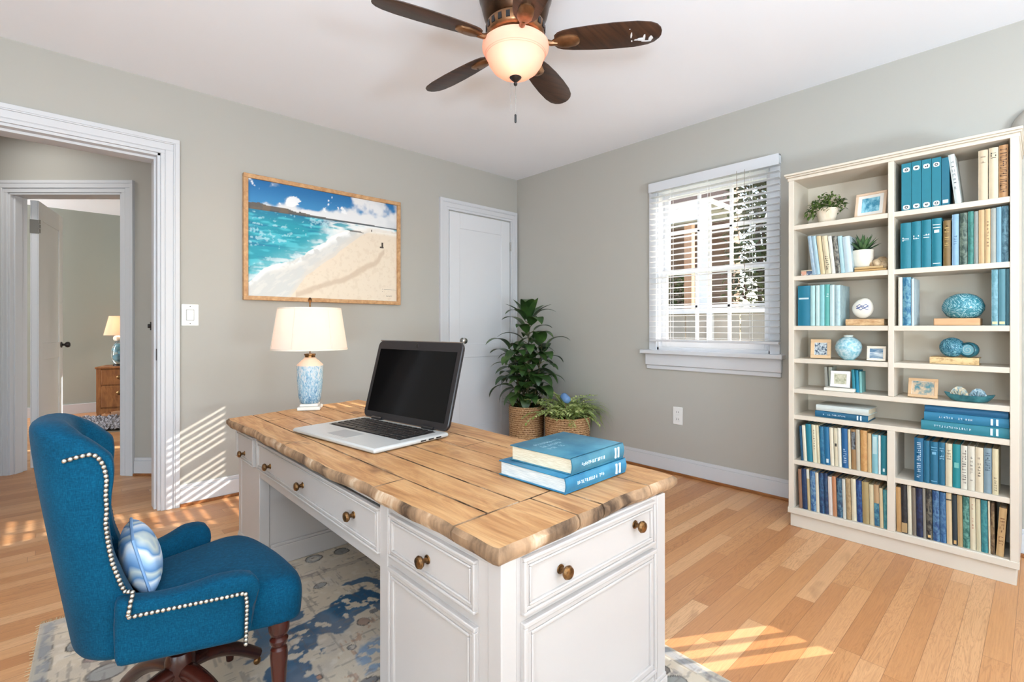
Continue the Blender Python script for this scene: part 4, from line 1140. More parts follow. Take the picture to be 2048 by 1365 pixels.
    img = lay(img, land*(1-sst(.012, .045, track))*(U < .90)*(U > .28)*.7, (202, 180, 156))
    img = lay(img, land*sst(.56, .7, n4)*.2, (200, 178, 150))
    img = lay(img, (np.abs(U-.885) < .006)*(np.abs(V-.565) < .03)*1.0, (52, 44, 40)); img = lay(img, (np.abs(U-.88) < .014)*(np.abs(V-.545) < .009)*1.0, (62, 50, 44))
    img = lay(img, (np.abs(U-.70-.03*np.sin(V*90)) < .05)*(np.abs(V-.672) < .006)*.8, (70, 60, 54)); img = lay(img, (np.abs(U-.80) < .004)*(np.abs(V-.70) < .012)*1.0, (60, 50, 46))
    hx = hw-f
    P = np.stack([-hx+2*hx*U, np.full_like(U, -.0225), f+(Hh-2*f)*V], -1)
    painted('print', P, img, attr('picture_print', .45), T)
    m = MB(); r = random.Random(4)                     # small dark signature and ruled line at the lower right
    for (a, b, c, d) in glyphs(m, hx*.83, hx*.93, 0, f+.045, .010, 6, rnd=r): m.box(a, b, -.0240, -.0230, c, d)
    m.box(hx*.79, hx*.985, -.0240, -.0230, f+.104, f+.1055); m.box(hx*.765, hx*.772, -.024, -.023, f+.104, f+.107); m.box(hx*.765, hx*.772, -.024, -.023, f+.084, f+.087)
    build('signature', m, flat('signature_ink', (60, 52, 46), .6), T)
picture()
# ================================================================ bookcase
BX0, BY0, BY1 = 3.38, .077, 1.087
BKX = 3.655                                   # face of its back panel
ZS = [1.882, 1.566, 1.256, 1.053, .865, .702, .4206]   # tops of the shelves, from above
ZB, ZTOP = .122, 2.162
DIV = (.556, .583)
IN0, IN1 = .108, 1.056                        # inner faces of the side stiles
bc = thing('bookcase', 'tall cream built bookcase full of blue and tan books against the right wall', 'bookcase', (BX0, (BY0+BY1)/2, 0))
def B_(): m = MB(); m.T = Matrix.Translation((-BX0, -(BY0+BY1)/2, 0)); return m
m = B_(); m.box(BX0, RX-.004, BY1-.031, BY1, .085, 2.19); build('side_panel', m, cream_m, bc, bevel=.002)
m = B_(); m.box(BX0, RX-.004, BY0, BY0+.031, .085, 2.19); build('side_panel', m, cream_m, bc, bevel=.002)
m = B_(); m.box(BX0, BKX, DIV[0], DIV[1], ZS[4]+.0005, ZTOP); build('divider', m, cream_m, bc, bevel=.002)
m = B_(); m.box(BX0, BKX, DIV[0]-.004, DIV[1]+.004, ZB, ZS[5]-.028); build('divider', m, cream_m, bc, bevel=.002)
m = B_(); m.box(BKX, BKX+.02, BY0+.03, BY1-.03, .1, 2.17); build('back_panel', m, cream_m, bc)
m = B_(); m.box(BX0-.002, RX-.004, BY0-.004, BY1+.006, ZTOP, 2.182); m.box(BX0-.012, RX-.004, BY0-.01, BY1+.014, 2.182, 2.192); m.box(BX0-.02, RX-.004, BY0-.014, BY1+.02, 2.192, 2.206); build('cornice', m, cream_m, bc, bevel=.003)
for z in ZS:
    m = B_(); m.box(BX0+.003, BKX, IN0-.001, IN1+.001, z-.028, z); build('shelf', m, cream_m, bc, bevel=.002)
m = B_(); m.box(BX0, BKX, IN0, IN1, ZB-.03, ZB); m.box(BX0-.004, BX0+.02, BY0-.002, BY1+.004, ZB-.037, ZB-.003); build('bottom_shelf', m, cream_m, bc, bevel=.002)
m = B_(); m.box(BX0+.016, RX-.004, BY0+.008, BY1-.006, 0, .088); build('plinth', m, cream_m, bc, bevel=.002)

ORD = ['first', 'second', 'third', 'fourth', 'fifth', 'sixth', 'seventh', 'eighth', 'ninth', 'tenth', 'eleventh', 'twelfth', 'thirteenth', 'fourteenth', 'fifteenth', 'sixteenth', 'seventeenth', 'eighteenth', 'nineteenth', 'twentieth']
def tone(c):
    r_, g_, b_ = c
    k_ = .87 if b_-r_ > 60 else .95
    return (int(r_*.94), int(g_*.96), int(b_*k_))
def cov_mat(c, pat=None):
    c = tone(c)
    if pat: pat = tuple(int(c[i]+(tone(pat)[i]-c[i])*.72) for i in range(3))
    if pat is None: return flat('cloth_%02x%02x%02x' % c, c, .55, var=.09, scale=30)
    return duo('printed_%02x%02x%02x_%02x%02x%02x' % (c+pat), c, pat, 46, .42, .60, .5, (1, 1, .7), .8)
def Yf(px): return onX(px, HY, BX0+.012).y
def book(name, label, cat, group, x, y, z, w, h, dep, lean, cov, pg, side, deco=None, binder=False):
    """upright book whose spine faces -x. side 'L': local y runs -w..0 (pivot at its left foot), 'R': 0..w"""
    T = thing(name, label, cat, (x, y, z+.0006), 0, group)
    T.rotation_euler = (math.radians(-lean if side == 'L' else lean), 0, 0)
    y0, y1 = (-w, 0) if side == 'L' else (0, w)
    t = min(.0035, w*.16); m = MB()
    m.box(.003, dep, y0, y0+t, 0, h); m.box(.003, dep, y1-t, y1, 0, h)
    bul = min(.006, w*.18); yc = (y0+y1)/2
    arc = [(.004-bul*math.cos(PI*(k/8-.5))*1.0, y0+(y1-y0)*k/8) for k in range(9)]
    if binder: arc = [(.0, y0), (0, y1)]
    R = [[(a, b, zz) for a, b in arc]+[(a+.003+ (0.003 if not binder else 0), b) + (zz,) for a, b in reversed(arc)] for zz in (0, h)]
    m.rings(R); cv = build('cover', m, cov, T, smooth=40)
    m = MB(); m.box(.004, dep-.005, y0+t, y1-t, .004, h-.005); build('pages', m, pg, T)
    xs = (-bul+.004) if not binder else 0.0
    if deco: deco(cv, xs, y0, y1, h)
    return T
def d_label(cv, xs, y0, y1, h, mark=(34, 40, 44)):         # rounded white stickers near head and foot, each with a dark mark
    w = y1-y0; yc = (y0+y1)/2
    r = random.Random(int(h*9000+w*50000+y0*100000)); white = flat('sticker_white', (236, 238, 236), .5); ink = flat('ink_dark', mark, .5)
    for k, zc in enumerate((h*.86, h*.07)):
        m = MB(); m.T = Matrix.Translation((0, yc, zc)); hw, hh = w*.34, h*.035+.003
        o = rrect(-hw, hw, -hh, hh, min(hw, hh)*.7, 3); m.rings([[(xs-.0012, a, b) for a, b in o], [(xs+.002, a, b) for a, b in o]]); st = build('spine_sticker', m, white, cv)
        m = MB(); m.T = Matrix.Translation((0, yc, zc)); q = r.choice((0, 1, 2))
        if q == 0: m.lathe([(hh*.3, -.001), (hh*.62, -.001), (hh*.62, .001), (hh*.3, .001), (hh*.3, -.001)], 12, caps=False); m.v = [(xs-.0018+(v[2]-zc)*.3, yc+v[0], zc+(v[1]-yc)) for v in m.v]
        elif q == 1: m.box(xs-.002, xs-.001, -hw*.5, hw*.5, -hh*.15, hh*.35); m.box(xs-.002, xs-.001, -hw*.2, hw*.35, -hh*.55, -hh*.3)
        else: m.box(xs-.002, xs-.001, -hw*.5, -hw*.2, -hh*.5, hh*.5); m.box(xs-.002, xs-.001, 0, hw*.5, -hh*.4, hh*.1)
        build('mark', m, ink, st)
def d_title(col, a=.30, b=.86, frac=.42, n=10):
    def f(cv, xs, y0, y1, h):
        m = MB(); w = y1-y0; yc = (y0+y1)/2; r = random.Random(int(h*7000+w*90000+col[0]+y0*100000))
        for (p, q, u, v) in glyphs(m, h*a, h*b, 0, yc, w*frac, n, rnd=r): m.box(xs-.0009, xs+.002, u, v, p, q)
        build('spine_title', m, flat('print_%d_%d_%d' % col, col, .5), cv)
    return f
def d_bands(col):
    def f(cv, xs, y0, y1, h):
        m = MB(); w = y1-y0
        for z, dz, e in ((.06, .014, .12), (.80, .014, .12), (.86, .014, .12), (.70, .06, .25)):
            m = MB(); m.box(xs-.0008, xs+.003, y0+w*e, y1-w*e, h*z, h*(z+dz)); build('spine_band', m, flat('print_%d_%d_%d' % col, col, .5), cv)
    return f
def d_patch(col, z0, z1, fr=.9):
    def f(cv, xs, y0, y1, h):
        m = MB(); w = y1-y0; c = (y0+y1)/2; m.box(xs-.0008, xs+.003, c-w*fr/2, c+w*fr/2, h*z0, h*z1)
        build('spine_panel', m, cov_mat(col) if len(col) == 3 else cov_mat(*col), cv)
    return f
BLK = (24, 26, 34)
def row(place, group, z, items, lean0=0, lean1=0, side='L', dep=.175, noun='book', dx=.012):
    n = len(items); yprev = None
    for i, it in enumerate(items):
        px0, px1, ty, desc, col = it[:5]; o = it[5] if len(it) > 5 else {}
        ya, yb = Yf(px0), Yf(px1)               # left (larger Y), right
        lean = o.get('lean', lean0+(lean1-lean0)*i/max(1, n-1))
        w = (ya-yb)*math.cos(math.radians(lean))-.0008
        h = (onX((px0+px1)/2, ty, BX0+.012).z-z)/math.cos(math.radians(lean))
        ab = min([q_-.028 for q_ in ZS if q_ > z+.05]+[ZTOP]); h = min(h, (ab-z-.006-w*math.sin(math.radians(abs(lean))))/math.cos(math.radians(lean)))
        nm = o.get('noun', noun); cov = cov_mat(col, o.get('pat'))
        lab = '%s %s, %s %s%s' % (desc, nm, ORD[i], '' if place.startswith('of ') else 'from left ', place)
        sd = o.get('side', side)
        book(o.get('name', nm.replace(' ', '_')), lab, o.get('cat', 'book'), group, BX0+dx+random.uniform(0, .008), ya if sd == 'L' else yb, z, w, max(.03, h), dep+random.uniform(-.02, .01), lean, cov, page_m if o.get('pages') is None else o['pages'], sd, o.get('deco'), o.get('binder', False))
def px_(base, sc, *a): return [base+q/sc for q in a]
TEAL = (20, 118, 150)
# --- top shelf, right bay: five teal binders, a pale leaning book, three beige books at the end
q = lambda x: 1560+x/4.137
def ty(y): return 230+y/4.137
bd = dict(name='binder', noun='binder', cat='binder', binder=True)
row('on the top right shelf', 'teal binders on the top right shelf', ZS[0], [
    (q(1003), q(1087), ty(400), 'teal round-stickered', TEAL, dict(bd, deco=d_label)),
    (q(1089), q(1168), ty(382), 'teal sticker-marked', TEAL, dict(bd, deco=d_label)),
    (q(1171), q(1252), ty(366), 'bright teal sticker-marked', TEAL, dict(bd, deco=d_label)),
    (q(1255), q(1333), ty(352), 'teal wide-labelled', TEAL, dict(bd, deco=d_label)),
    (q(1336), q(1402), ty(352), 'dark teal narrow-labelled', (16, 104, 138), dict(bd, deco=d_patch((226, 230, 226), .05, .12, .7)))])
row('leaning on the teal binders of the top right shelf', 'pale book on the top right shelf', ZS[0], [
    (q(1448), q(1502), ty(318), 'pale grey', (214, 216, 214), dict(lean=6.0, deco=d_title((120, 126, 130), .2, .9, .4, 8)))], side='L')
for o_ in bpy.data.objects:
    if o_.get('label', '').startswith('pale grey book, first'): o_['label'] = 'pale grey book leaning against the teal binders on the top right shelf'
row('of three at the right end of the top shelf', 'beige books on the top right shelf', ZS[0], [
    (q(1640), q(1722), ty(290), 'beige', (214, 190, 162), dict(deco=d_title((140, 120, 100), .74, .9, .5, 3))),
    (q(1727), q(1808), ty(270), 'cream beige', (222, 200, 172), dict(deco=d_title((50, 44, 40), .78, .92, .55, 3))),
    (q(1811), q(1890), ty(248), 'tan line-covered', (186, 136, 92), dict(deco=d_title((92, 62, 42), .1, .94, .72, 22)))])
# --- second shelf
row('of the leaning row on the second left shelf', 'leaning books on the second left shelf', ZS[1], [
    (q(266), q(300), ty(1000), 'grey-blue', (150, 172, 192), dict(pat=(190, 200, 208))),
    (q(301), q(334), ty(1000), 'pale blue', (168, 192, 206)),
    (q(335), q(374), ty(1000), 'tan', (216, 190, 150)),
    (q(376), q(424), ty(1000), 'beige with dark lettering', (222, 200, 168), dict(deco=d_title((40, 36, 34), .06, .5, .5, 8))),
    (q(426), q(458), ty(1000), 'white', (232, 224, 212)),
    (q(460), q(500), ty(1000), 'dark marbled', (66, 62, 58), dict(pat=(190, 182, 168))),
    (q(502), q(540), ty(1000), 'light aqua', (176, 206, 214)),
    (q(541), q(604), ty(1005), 'wide pale blue-grey', (198, 212, 220))], 6.5, 4.5, dep=.15)
for (x0, x1, lab, c) in ((170, 214, 'small coral box at the left end of the second left shelf', (206, 150, 124)), (216, 262, 'small patterned navy box beside the coral one on the second left shelf', (70, 86, 110))):
    ya, yb = Yf(q(x0)), Yf(q(x1)); T = thing('small_box', lab, 'box', (BX0+.02, (ya+yb)/2, ZS[1]+.0005), 0, 'small boxes on the second left shelf')
    m = MB(); hw = (ya-yb)/2; m.bbox(0, .04, -hw, hw, 0, .026, .002); build('body', m, duo('box_%d' % c[0], c, (206, 206, 200), 60, .5, .62), T); m = MB(); m.bbox(-.001, .041, -hw-.0008, hw+.0008, .0262, .033, .002); build('lid', m, cov_mat((212, 190, 166)), T)
row('on the second right shelf', 'books on the second right shelf', ZS[1], [
    (q(996), q(1086), ty(895), 'teal', TEAL, dict(deco=d_title((220, 230, 232), .60, .70, .6, 2))),
    (q(1088), q(1166), ty(882), 'teal cloth', TEAL, dict(deco=d_title((220, 230, 232), .62, .72, .6, 2))),
    (q(1169), q(1252), ty(868), 'teal lettered', TEAL, dict(deco=d_title((220, 230, 232), .62, .72, .6, 2))),
    (q(1255), q(1338), ty(855), 'teal banded', TEAL, dict(deco=d_bands((220, 230, 232)))),
    (q(1350), q(1412), ty(872), 'olive brown gold-lettered', (128, 98, 54), dict(deco=d_title((206, 176, 110), .4, .9, .6, 12))),
    (q(1422), q(1480), ty(822), 'light blue', (140, 172, 200), dict(deco=d_title((90, 120, 150), .4, .6, .4, 4))),
    (q(1486), q(1552), ty(810), 'dark green mottled', (46, 66, 58), dict(pat=(140, 150, 134))),
    (q(1556), q(1604), ty(798), 'sea green', (60, 130, 120), dict(pat=(34, 96, 96))),
    (q(1607), q(1640), ty(796), 'grey', (150, 152, 146)),
    (q(1643), q(1694), ty(785), 'tan', (206, 166, 122)),
    (q(1697), q(1742), ty(776), 'light tan', (214, 178, 132), dict(deco=d_title((130, 100, 70), .3, .8, .35, 8))),
    (q(1745), q(1788), ty(770), 'stone grey', (168, 166, 158)),
    (q(1790), q(1834), ty(760), 'powder blue', (130, 170, 190)),
    (q(1837), q(1892), ty(752), 'slate blue mottled', (56, 92, 110), dict(pat=(130, 170, 186)))])
# --- third shelf
def ty2(y): return 520+y/4.137
row('on the third left shelf', 'books on the third left shelf', ZS[2], [
    (q(146), q(248), ty2(216), 'wide teal', (10, 110, 150), dict(deco=d_patch((196, 210, 214), .66, .70, .8))),
    (q(250), q(288), ty2(214), 'pale aqua', (176, 208, 208), dict(lean=0)),
    (q(290), q(326), ty2(212), 'pale mint', (192, 214, 212), dict(lean=0)),
    (q(328), q(366), ty2(206), 'aqua', (142, 196, 200), dict(lean=0)),
    (q(368), q(410), ty2(204), 'sea green', (96, 176, 184), dict(deco=d_title((220, 236, 236), .7, .9, .4, 4), lean=0)),
    (q(413), q(452), ty2(208), 'ice blue', (198, 218, 220), dict(lean=0)),
    (q(454), q(500), ty2(210), 'pale grey-blue', (188, 208, 212), dict(pat=(164, 190, 198), lean=0))], 0, 0, dep=.19)
row('of three beside the divider on the third right shelf', 'books at the left of the third right shelf', ZS[2], [
    (q(978), q(1012), ty2(145), 'white', (232, 222, 206)),
    (q(1014), q(1084), ty2(145), 'blue patterned', (28, 100, 152), dict(pat=(150, 190, 214))),
    (q(1086), q(1110), ty2(155), 'thin pale blue', (200, 214, 222))], 0, 0)
row('of three at the right end of the third shelf', 'books at the right of the third right shelf', ZS[2], [
    (q(1750), q(1806), ty2(70), 'grey-blue speckled', (96, 146, 172), dict(pat=(140, 180, 198), deco=d_patch((214, 206, 160), .02, .07, .8))),
    (q(1809), q(1868), ty2(66), 'slate blue', (86, 134, 160), dict(deco=d_patch((214, 206, 160), .02, .07, .8))),
    (q(1871), q(1903), ty2(64), 'narrow steel blue', (74, 120, 146))], 0, 0)
# --- fifth shelf left: small books behind the white frame
row('of two left of the white frame on the fifth shelf', 'small books on the fifth left shelf', ZS[4], [
    (q(345), q(372), ty2(895), 'thin grey', (176, 172, 164)), (q(374), q(406), ty2(895), 'pale sage', (190, 192, 180))], 3, 1, dep=.10, dx=.08)
row('of three right of the white frame on the fifth shelf', 'small books on the fifth left shelf', ZS[4], [
    (q(586), q(612), ty2(915), 'small teal', (30, 128, 160)), (q(614), q(640), ty2(920), 'small bright blue', (20, 130, 176)), (q(642), q(662), ty2(932), 'thin pale teal', (130, 186, 200))], 3, 1, dep=.10, dx=.05)
# --- lower rows
qg = lambda x: 1580+x/5.936
def tg(y): return 830+y/5.936
CR = (226, 212, 190)
row('in the left bay under the wide shelf', 'books in the left bay under the wide shelf', ZS[6], [
    (qg(130), qg(157), tg(140), 'dark blue thin', (24, 78, 120)), (qg(159), qg(200), tg(132), 'cream', (230, 220, 202)),
    (qg(203), qg(268), tg(120), 'teal blue', (22, 122, 158)), (qg(272), qg(322), tg(126), 'ivory', (228, 216, 188), dict(deco=d_title((120, 110, 96), .2, .9, .3, 10))),
    (qg(324), qg(356), tg(130), 'ivory thin', (222, 208, 176)), (qg(359), qg(414), tg(148), 'cobalt', (24, 96, 150), dict(pat=(70, 140, 190))),
    (qg(416), qg(478), tg(150), 'bright blue', (28, 106, 164), dict(deco=d_patch((220, 230, 234), .06, .16, .45))),
    (qg(481), qg(526), tg(158), 'cream plain', CR), (qg(528), qg(572), tg(166), 'cream dark-spotted', (220, 204, 176), dict(deco=d_patch((50, 44, 40), .52, .60, .5))),
    (qg(574), qg(614), tg(164), 'white', (232, 224, 210)), (qg(617), qg(690), tg(170), 'royal blue lettered', (26, 92, 158), dict(deco=d_title((190, 214, 232), .12, .5, .45, 7))),
    (qg(693), qg(724), tg(180), 'pale cream', (216, 200, 172)), (qg(727), qg(786), tg(180), 'brown dark-panelled', (162, 122, 80), dict(deco=d_patch(((28, 28, 32), (170, 174, 180)), .5, .94, .8))),
    (qg(788), qg(834), tg(180), 'warm grey', (196, 184, 164)), (qg(838), qg(920), tg(190), 'orange-tan wide', (196, 140, 84), dict(pat=(214, 166, 108))),
    (qg(923), qg(969), tg(225), 'pale tan', (212, 176, 130)), (qg(974), qg(1044), tg(240), 'frosted aqua', (132, 182, 192), dict(deco=d_patch((180, 206, 208), .5, .95, .7))),
    (qg(1048), qg(1076), tg(250), 'white thin', (230, 232, 230)), (qg(1079), qg(1146), tg(252), 'white-dotted teal', (32, 124, 154), dict(deco=d_patch((226, 234, 236), .08, .16, .35)))], 3.0, 0, dep=.19)
row('in the bottom left bay', 'books in the bottom left bay', ZB, [
    (qg(106), qg(146), tg(655), 'reddish brown', (150, 108, 84)), (qg(150), qg(207), tg(648), 'navy', (22, 46, 92), dict(pat=(40, 70, 120))),
    (qg(210), qg(243), tg(648), 'tan white-topped', (196, 170, 128), dict(deco=d_patch((226, 218, 204), .76, .98, .96))), (qg(248), qg(311), tg(680), 'blue picture-spined', (34, 84, 150), dict(pat=(150, 180, 214))),
    (qg(313), qg(350), tg(695), 'cream', CR), (qg(353), qg(409), tg(700), 'midnight blue', (26, 48, 96), dict(pat=(70, 120, 170))),
    (qg(411), qg(455), tg(705), 'dark indigo', (28, 46, 84), dict(pat=(64, 98, 140))), (qg(458), qg(506), tg(745), 'pale pink-white', (224, 208, 200)),
    (qg(508), qg(556), tg(740), 'terracotta', (194, 132, 94)), (qg(560), qg(627), tg(765), 'dark blue mottled', (30, 62, 104), dict(pat=(120, 160, 190))),
    (qg(630), qg(668), tg(770), 'pale grey', (206, 202, 192)), (qg(671), qg(729), tg(765), 'tan figured', (186, 156, 116), dict(pat=(150, 118, 84))),
    (qg(732), qg(790), tg(770), 'ivory wide', (224, 208, 180)), (qg(793), qg(859), tg(790), 'deep royal blue', (16, 44, 118), dict(pat=(70, 120, 180))),
    (qg(862), qg(944), tg(805), 'olive tan', (172, 146, 100)), (qg(948), qg(1002), tg(838), 'beige', (218, 198, 164)),
    (qg(1005), qg(1066), tg(840), 'tan and blue', (190, 152, 112), dict(deco=d_patch(((28, 84, 128), (120, 176, 196)), .02, .56, .98))), (qg(1069), qg(1110), tg(880), 'sand', (214, 190, 152)),
    (qg(1113), qg(1160), tg(900), 'teal stippled', (56, 128, 152), dict(pat=(110, 170, 184)))], 2.0, 1.2, dep=.2)
qh = lambda x: 1770+x/4.55
def th_(y): return 850+y/4.55
row('in the right bay under the wide shelf', 'books in the right bay under the wide shelf', ZS[6], [
    (qh(266), qh(352), th_(122), 'blue white-striped', (16, 92, 142), dict(deco=d_title((206, 222, 232), .05, .92, .4, 20))), (qh(355), qh(408), th_(148), 'blue', (20, 98, 142)),
    (qh(411), qh(483), th_(158), 'blue ribbed', (24, 102, 146), dict(deco=d_bands((110, 166, 194)))), (qh(485), qh(546), th_(165), 'mid blue', (26, 98, 140), dict(deco=d_title((130, 176, 200), .6, .9, .6, 5))),
    (qh(550), qh(612), th_(175), 'cream', (216, 200, 172), dict(deco=d_title((150, 134, 112), .62, .94, .6, 5))), (qh(615), qh(687), th_(182), 'turquoise oval-marked', (22, 132, 154), dict(deco=d_patch((110, 180, 190), .46, .58, .6))),
    (qh(690), qh(752), th_(194), 'white lettered', (218, 208, 194), dict(deco=d_title((110, 104, 96), .08, .92, .55, 14))), (qh(755), qh(819), th_(198), 'off-white', (216, 206, 190), dict(deco=d_title((140, 132, 120), .2, .8, .35, 7))),
    (qh(821), qh(896), th_(210), 'pinkish cream lettered', (220, 200, 174), dict(deco=d_title((70, 56, 48), .35, .8, .3, 7))), (qh(899), qh(973), th_(218), 'grey-blue', (132, 152, 164), dict(deco=d_title((80, 100, 116), .5, .92, .6, 8))),
    (qh(976), qh(1034), th_(224), 'sand', (218, 200, 166), dict(deco=d_title((120, 104, 84), .08, .4, .4, 6)))], 0, 0, dep=.19)
row('in the bottom right bay', 'books in the bottom right bay', ZB, [
    (qh(104), qh(150), th_(575), 'orange tan', (196, 148, 96)), (qh(153), qh(205), th_(556), 'black and tan', (30, 28, 30), dict(pat=(60, 58, 60), deco=d_patch((182, 146, 102), .02, .22, .98))),
    (qh(208), qh(246), th_(556), 'cream thin', CR), (qh(250), qh(286), th_(580), 'grey-brown', (126, 112, 98)), (qh(289), qh(346), th_(585), 'blue-black', (20, 26, 52), dict(pat=(52, 68, 110))),
    (qh(349), qh(376), th_(575), 'thin grey', (148, 140, 130)), (qh(379), qh(433), th_(590), 'black speckled', (26, 26, 30), dict(pat=(150, 140, 122), deco=d_patch((220, 180, 120), .04, .09, .5))),
    (qh(438), qh(501), th_(606), 'cobalt mottled', (26, 66, 128), dict(pat=(120, 160, 204))), (qh(504), qh(560), th_(622), 'denim blue', (36, 84, 144), dict(pat=(100, 140, 190))),
    (qh(563), qh(613), th_(618), 'cream black-banded', (214, 186, 148), dict(deco=d_patch((40, 34, 30), .86, .88, .96))), (qh(618), qh(659), th_(646), 'charcoal', (38, 50, 58), dict(deco=d_patch((220, 170, 110), .03, .10, .6))),
    (qh(662), qh(709), th_(650), 'tan', (180, 150, 108)), (qh(712), qh(773), th_(664), 'green-teal mottled', (30, 92, 94), dict(pat=(140, 190, 176))),
    (qh(776), qh(829), th_(672), 'ivory', (216, 200, 172), dict(deco=d_title((170, 110, 90), .4, .9, .25, 8))), (qh(832), qh(875), th_(684), 'light sand', (206, 192, 160)),
    (qh(878), qh(939), th_(696), 'teal stippled', (40, 116, 138), dict(pat=(84, 158, 172))), (qh(943), qh(962), th_(704), 'thin cream', (224, 206, 178)),
    (qh(965), qh(1002), th_(722), 'dark brown', (84, 60, 40), dict(pat=(170, 140, 100))), (qh(1006), qh(1078), th_(760), 'tan scribbled', (200, 160, 112), dict(lean=3, side='R', deco=d_title((140, 100, 66), .1, .9, .55, 12)))], 1.0, .6, dep=.2)
# --- flat stacks on the wide shelf
g_ = 'books lying on the wide shelf'
def lying(label, px0, px1, z, th, cov, pg, dep, yaw, words=True, wc=(220, 232, 240), x=BX0+.02):
    ya, yb = onX(px0, HY, x).y, onX(px1, HY, x).y
    c = Vector((x, ya, z)); return flat_book('book', label, g_, c, -PI/2+math.radians(yaw), (ya-yb), dep, th, cov, pg, words=words, wordcol=wc)
lying('blue lettered book, lower of the pair lying on the wide shelf at left', 1630, 1736, ZS[5]+.001, .038, cov_mat((28, 96, 142)), page_m, .19, 0)
lying('white and blue book, upper of the pair lying on the wide shelf at left', 1632, 1738, ZS[5]+.0398, .036, cov_mat((212, 214, 210)), page_m, .18, -2, False)
lying('large teal book at the bottom of the pile on the wide shelf at right', 1842, 2019, ZS[5]+.001, .050, cov_mat((40, 124, 156)), page_m, .2, 0)
lying('blue and white book in the middle of the pile on the wide shelf at right', 1848, 2018, ZS[5]+.0518, .046, cov_mat((32, 118, 170)), pale_page, .2, 0)
lying('dark blue book on top of the pile on the wide shelf at right', 1849, 2017, ZS[5]+.0986, .033, cov_mat((14, 92, 148)), page_m, .19, 0, False)

# --- ornaments
def P3(px, z, x=BX0+.11): p = onX(px, HY, x); return Vector((x, p.y, z+.0008))
leaf_a = duo('leaf_green', (42, 66, 30), (108, 132, 58), 20, .35, .65, .45)
leaf_b = duo('leaf_succulent', (34, 62, 38), (92, 124, 76), 14, .35, .65, .4)
soil_m = flat('potting_soil', (44, 32, 24), .95, var=.3, scale=60)
def pot(T, prof, mat, n=32):
    m = MB(); m.lathe(prof, n, caps=True); return build('pot', m, mat, T, smooth=50)
p = P3(1654, ZS[0]+.028*0, BX0+.10)
T = thing('potted_plant', 'small bushy green plant in a whitewashed pot on the top left shelf', 'plant', p)
pot(T, [(.001, 0), (.036, 0), (.040, .004), (.058, .082), (.060, .09), (.055, .09), (.050, .07), (.001, .068)], duo('whitewashed_pot', (214, 190, 158), (236, 224, 206), 14, .3, .6, .7, (1, 1, .3)))
m = MB(); m.lathe([(.001, .075), (.051, .076)], 20); build('soil', m, soil_m, T)
m = MB(); r = random.Random(8)
for i in range(330):
    a = r.uniform(0, 2*PI); rr = r.random()**.5; h = r.uniform(.085, .19)*(1.05-.45*rr)
    m.leaf((.082*rr*math.cos(a), .098*rr*math.sin(a), h+.012), r.uniform(0, 2*PI), r.uniform(-.3, 1.2), r.uniform(.02, .036), .013, 1.2, .3, 3)
for i in range(26):
    a = r.uniform(0, 2*PI); m.tube([(0, 0, .075), (.04*math.cos(a), .05*math.sin(a), .11), (.075*math.cos(a), .09*math.sin(a), .12)], .0012, 4)
for i in range(30): m.leaf((r.uniform(-.06, .0), r.uniform(.05, .10), r.uniform(.05, .10)), r.uniform(1, 2.4), -.8, .03, .013, .6, .3, 3)
build('foliage', m, leaf_a, T, smooth=180, fixn=False)
p = P3(1726, ZS[1]+.030, BX0+.085)
T = thing('potted_succulent', 'spiky green succulent in a white pot standing on two thin tan books', 'plant', p)
pot(T, [(.001, 0), (.036, 0), (.045, .012), (.052, .05), (.055, .098), (.051, .1), (.047, .08), (.001, .078)], flat('white_pot', (232, 224, 208), .45, var=.03))
m = MB(); m.lathe([(.001, .086), (.049, .088)], 20); build('soil', m, soil_m, T)
m = MB()
for i in range(30):
    a = 2.39996*i; t = i/29; m.leaf((.01*math.cos(a), .012*math.sin(a), .085), a, 1.45-.95*t, .115-.03*t, .019, .25, .5, 6)
build('leaves', m, leaf_b, T, smooth=180, fixn=False)
for k, (lab, zz, w, c) in enumerate((('thin tan book, lower of the two under the white succulent pot', 0, .15, (206, 160, 104)), ('thin tan book, upper of the two under the white succulent pot', .0148, .135, (214, 176, 126)))):
    flat_book('book', lab, 'thin tan books under the succulent', (BX0+.02, P3(1709, 0, BX0+.02).y, ZS[1]+.001+zz), -PI/2, w, .13, .013, cov_mat(c), page_m, words=False)
T = thing('conch_shell', 'tan shell lying right of the succulent pot on the second left shelf', 'shell', P3(1753, ZS[1], BX0+.075))
m = MB(); P = []; R = []
for i in range(30):
    t = i/29; a = t*5.2*PI; P.append((.018*math.sin(a)*(1-t)*.8, -.028+.075*t, .044+.014*math.cos(a)*(1-t))); R.append(.026*(1-t)**.8+.003)
m.tube(P, R, 12); build('spire', m, duo('shell_tan', (150, 118, 84), (214, 190, 154), 30, .35, .65, .5), T, smooth=180)
m = MB(); m.sphere((0, -.03, .030), .027, 16, 10, sc=(1, 1.1, 1)); build('body_whorl', m, duo('shell_tan', (0, 0, 0), (0, 0, 0)), T, smooth=180)
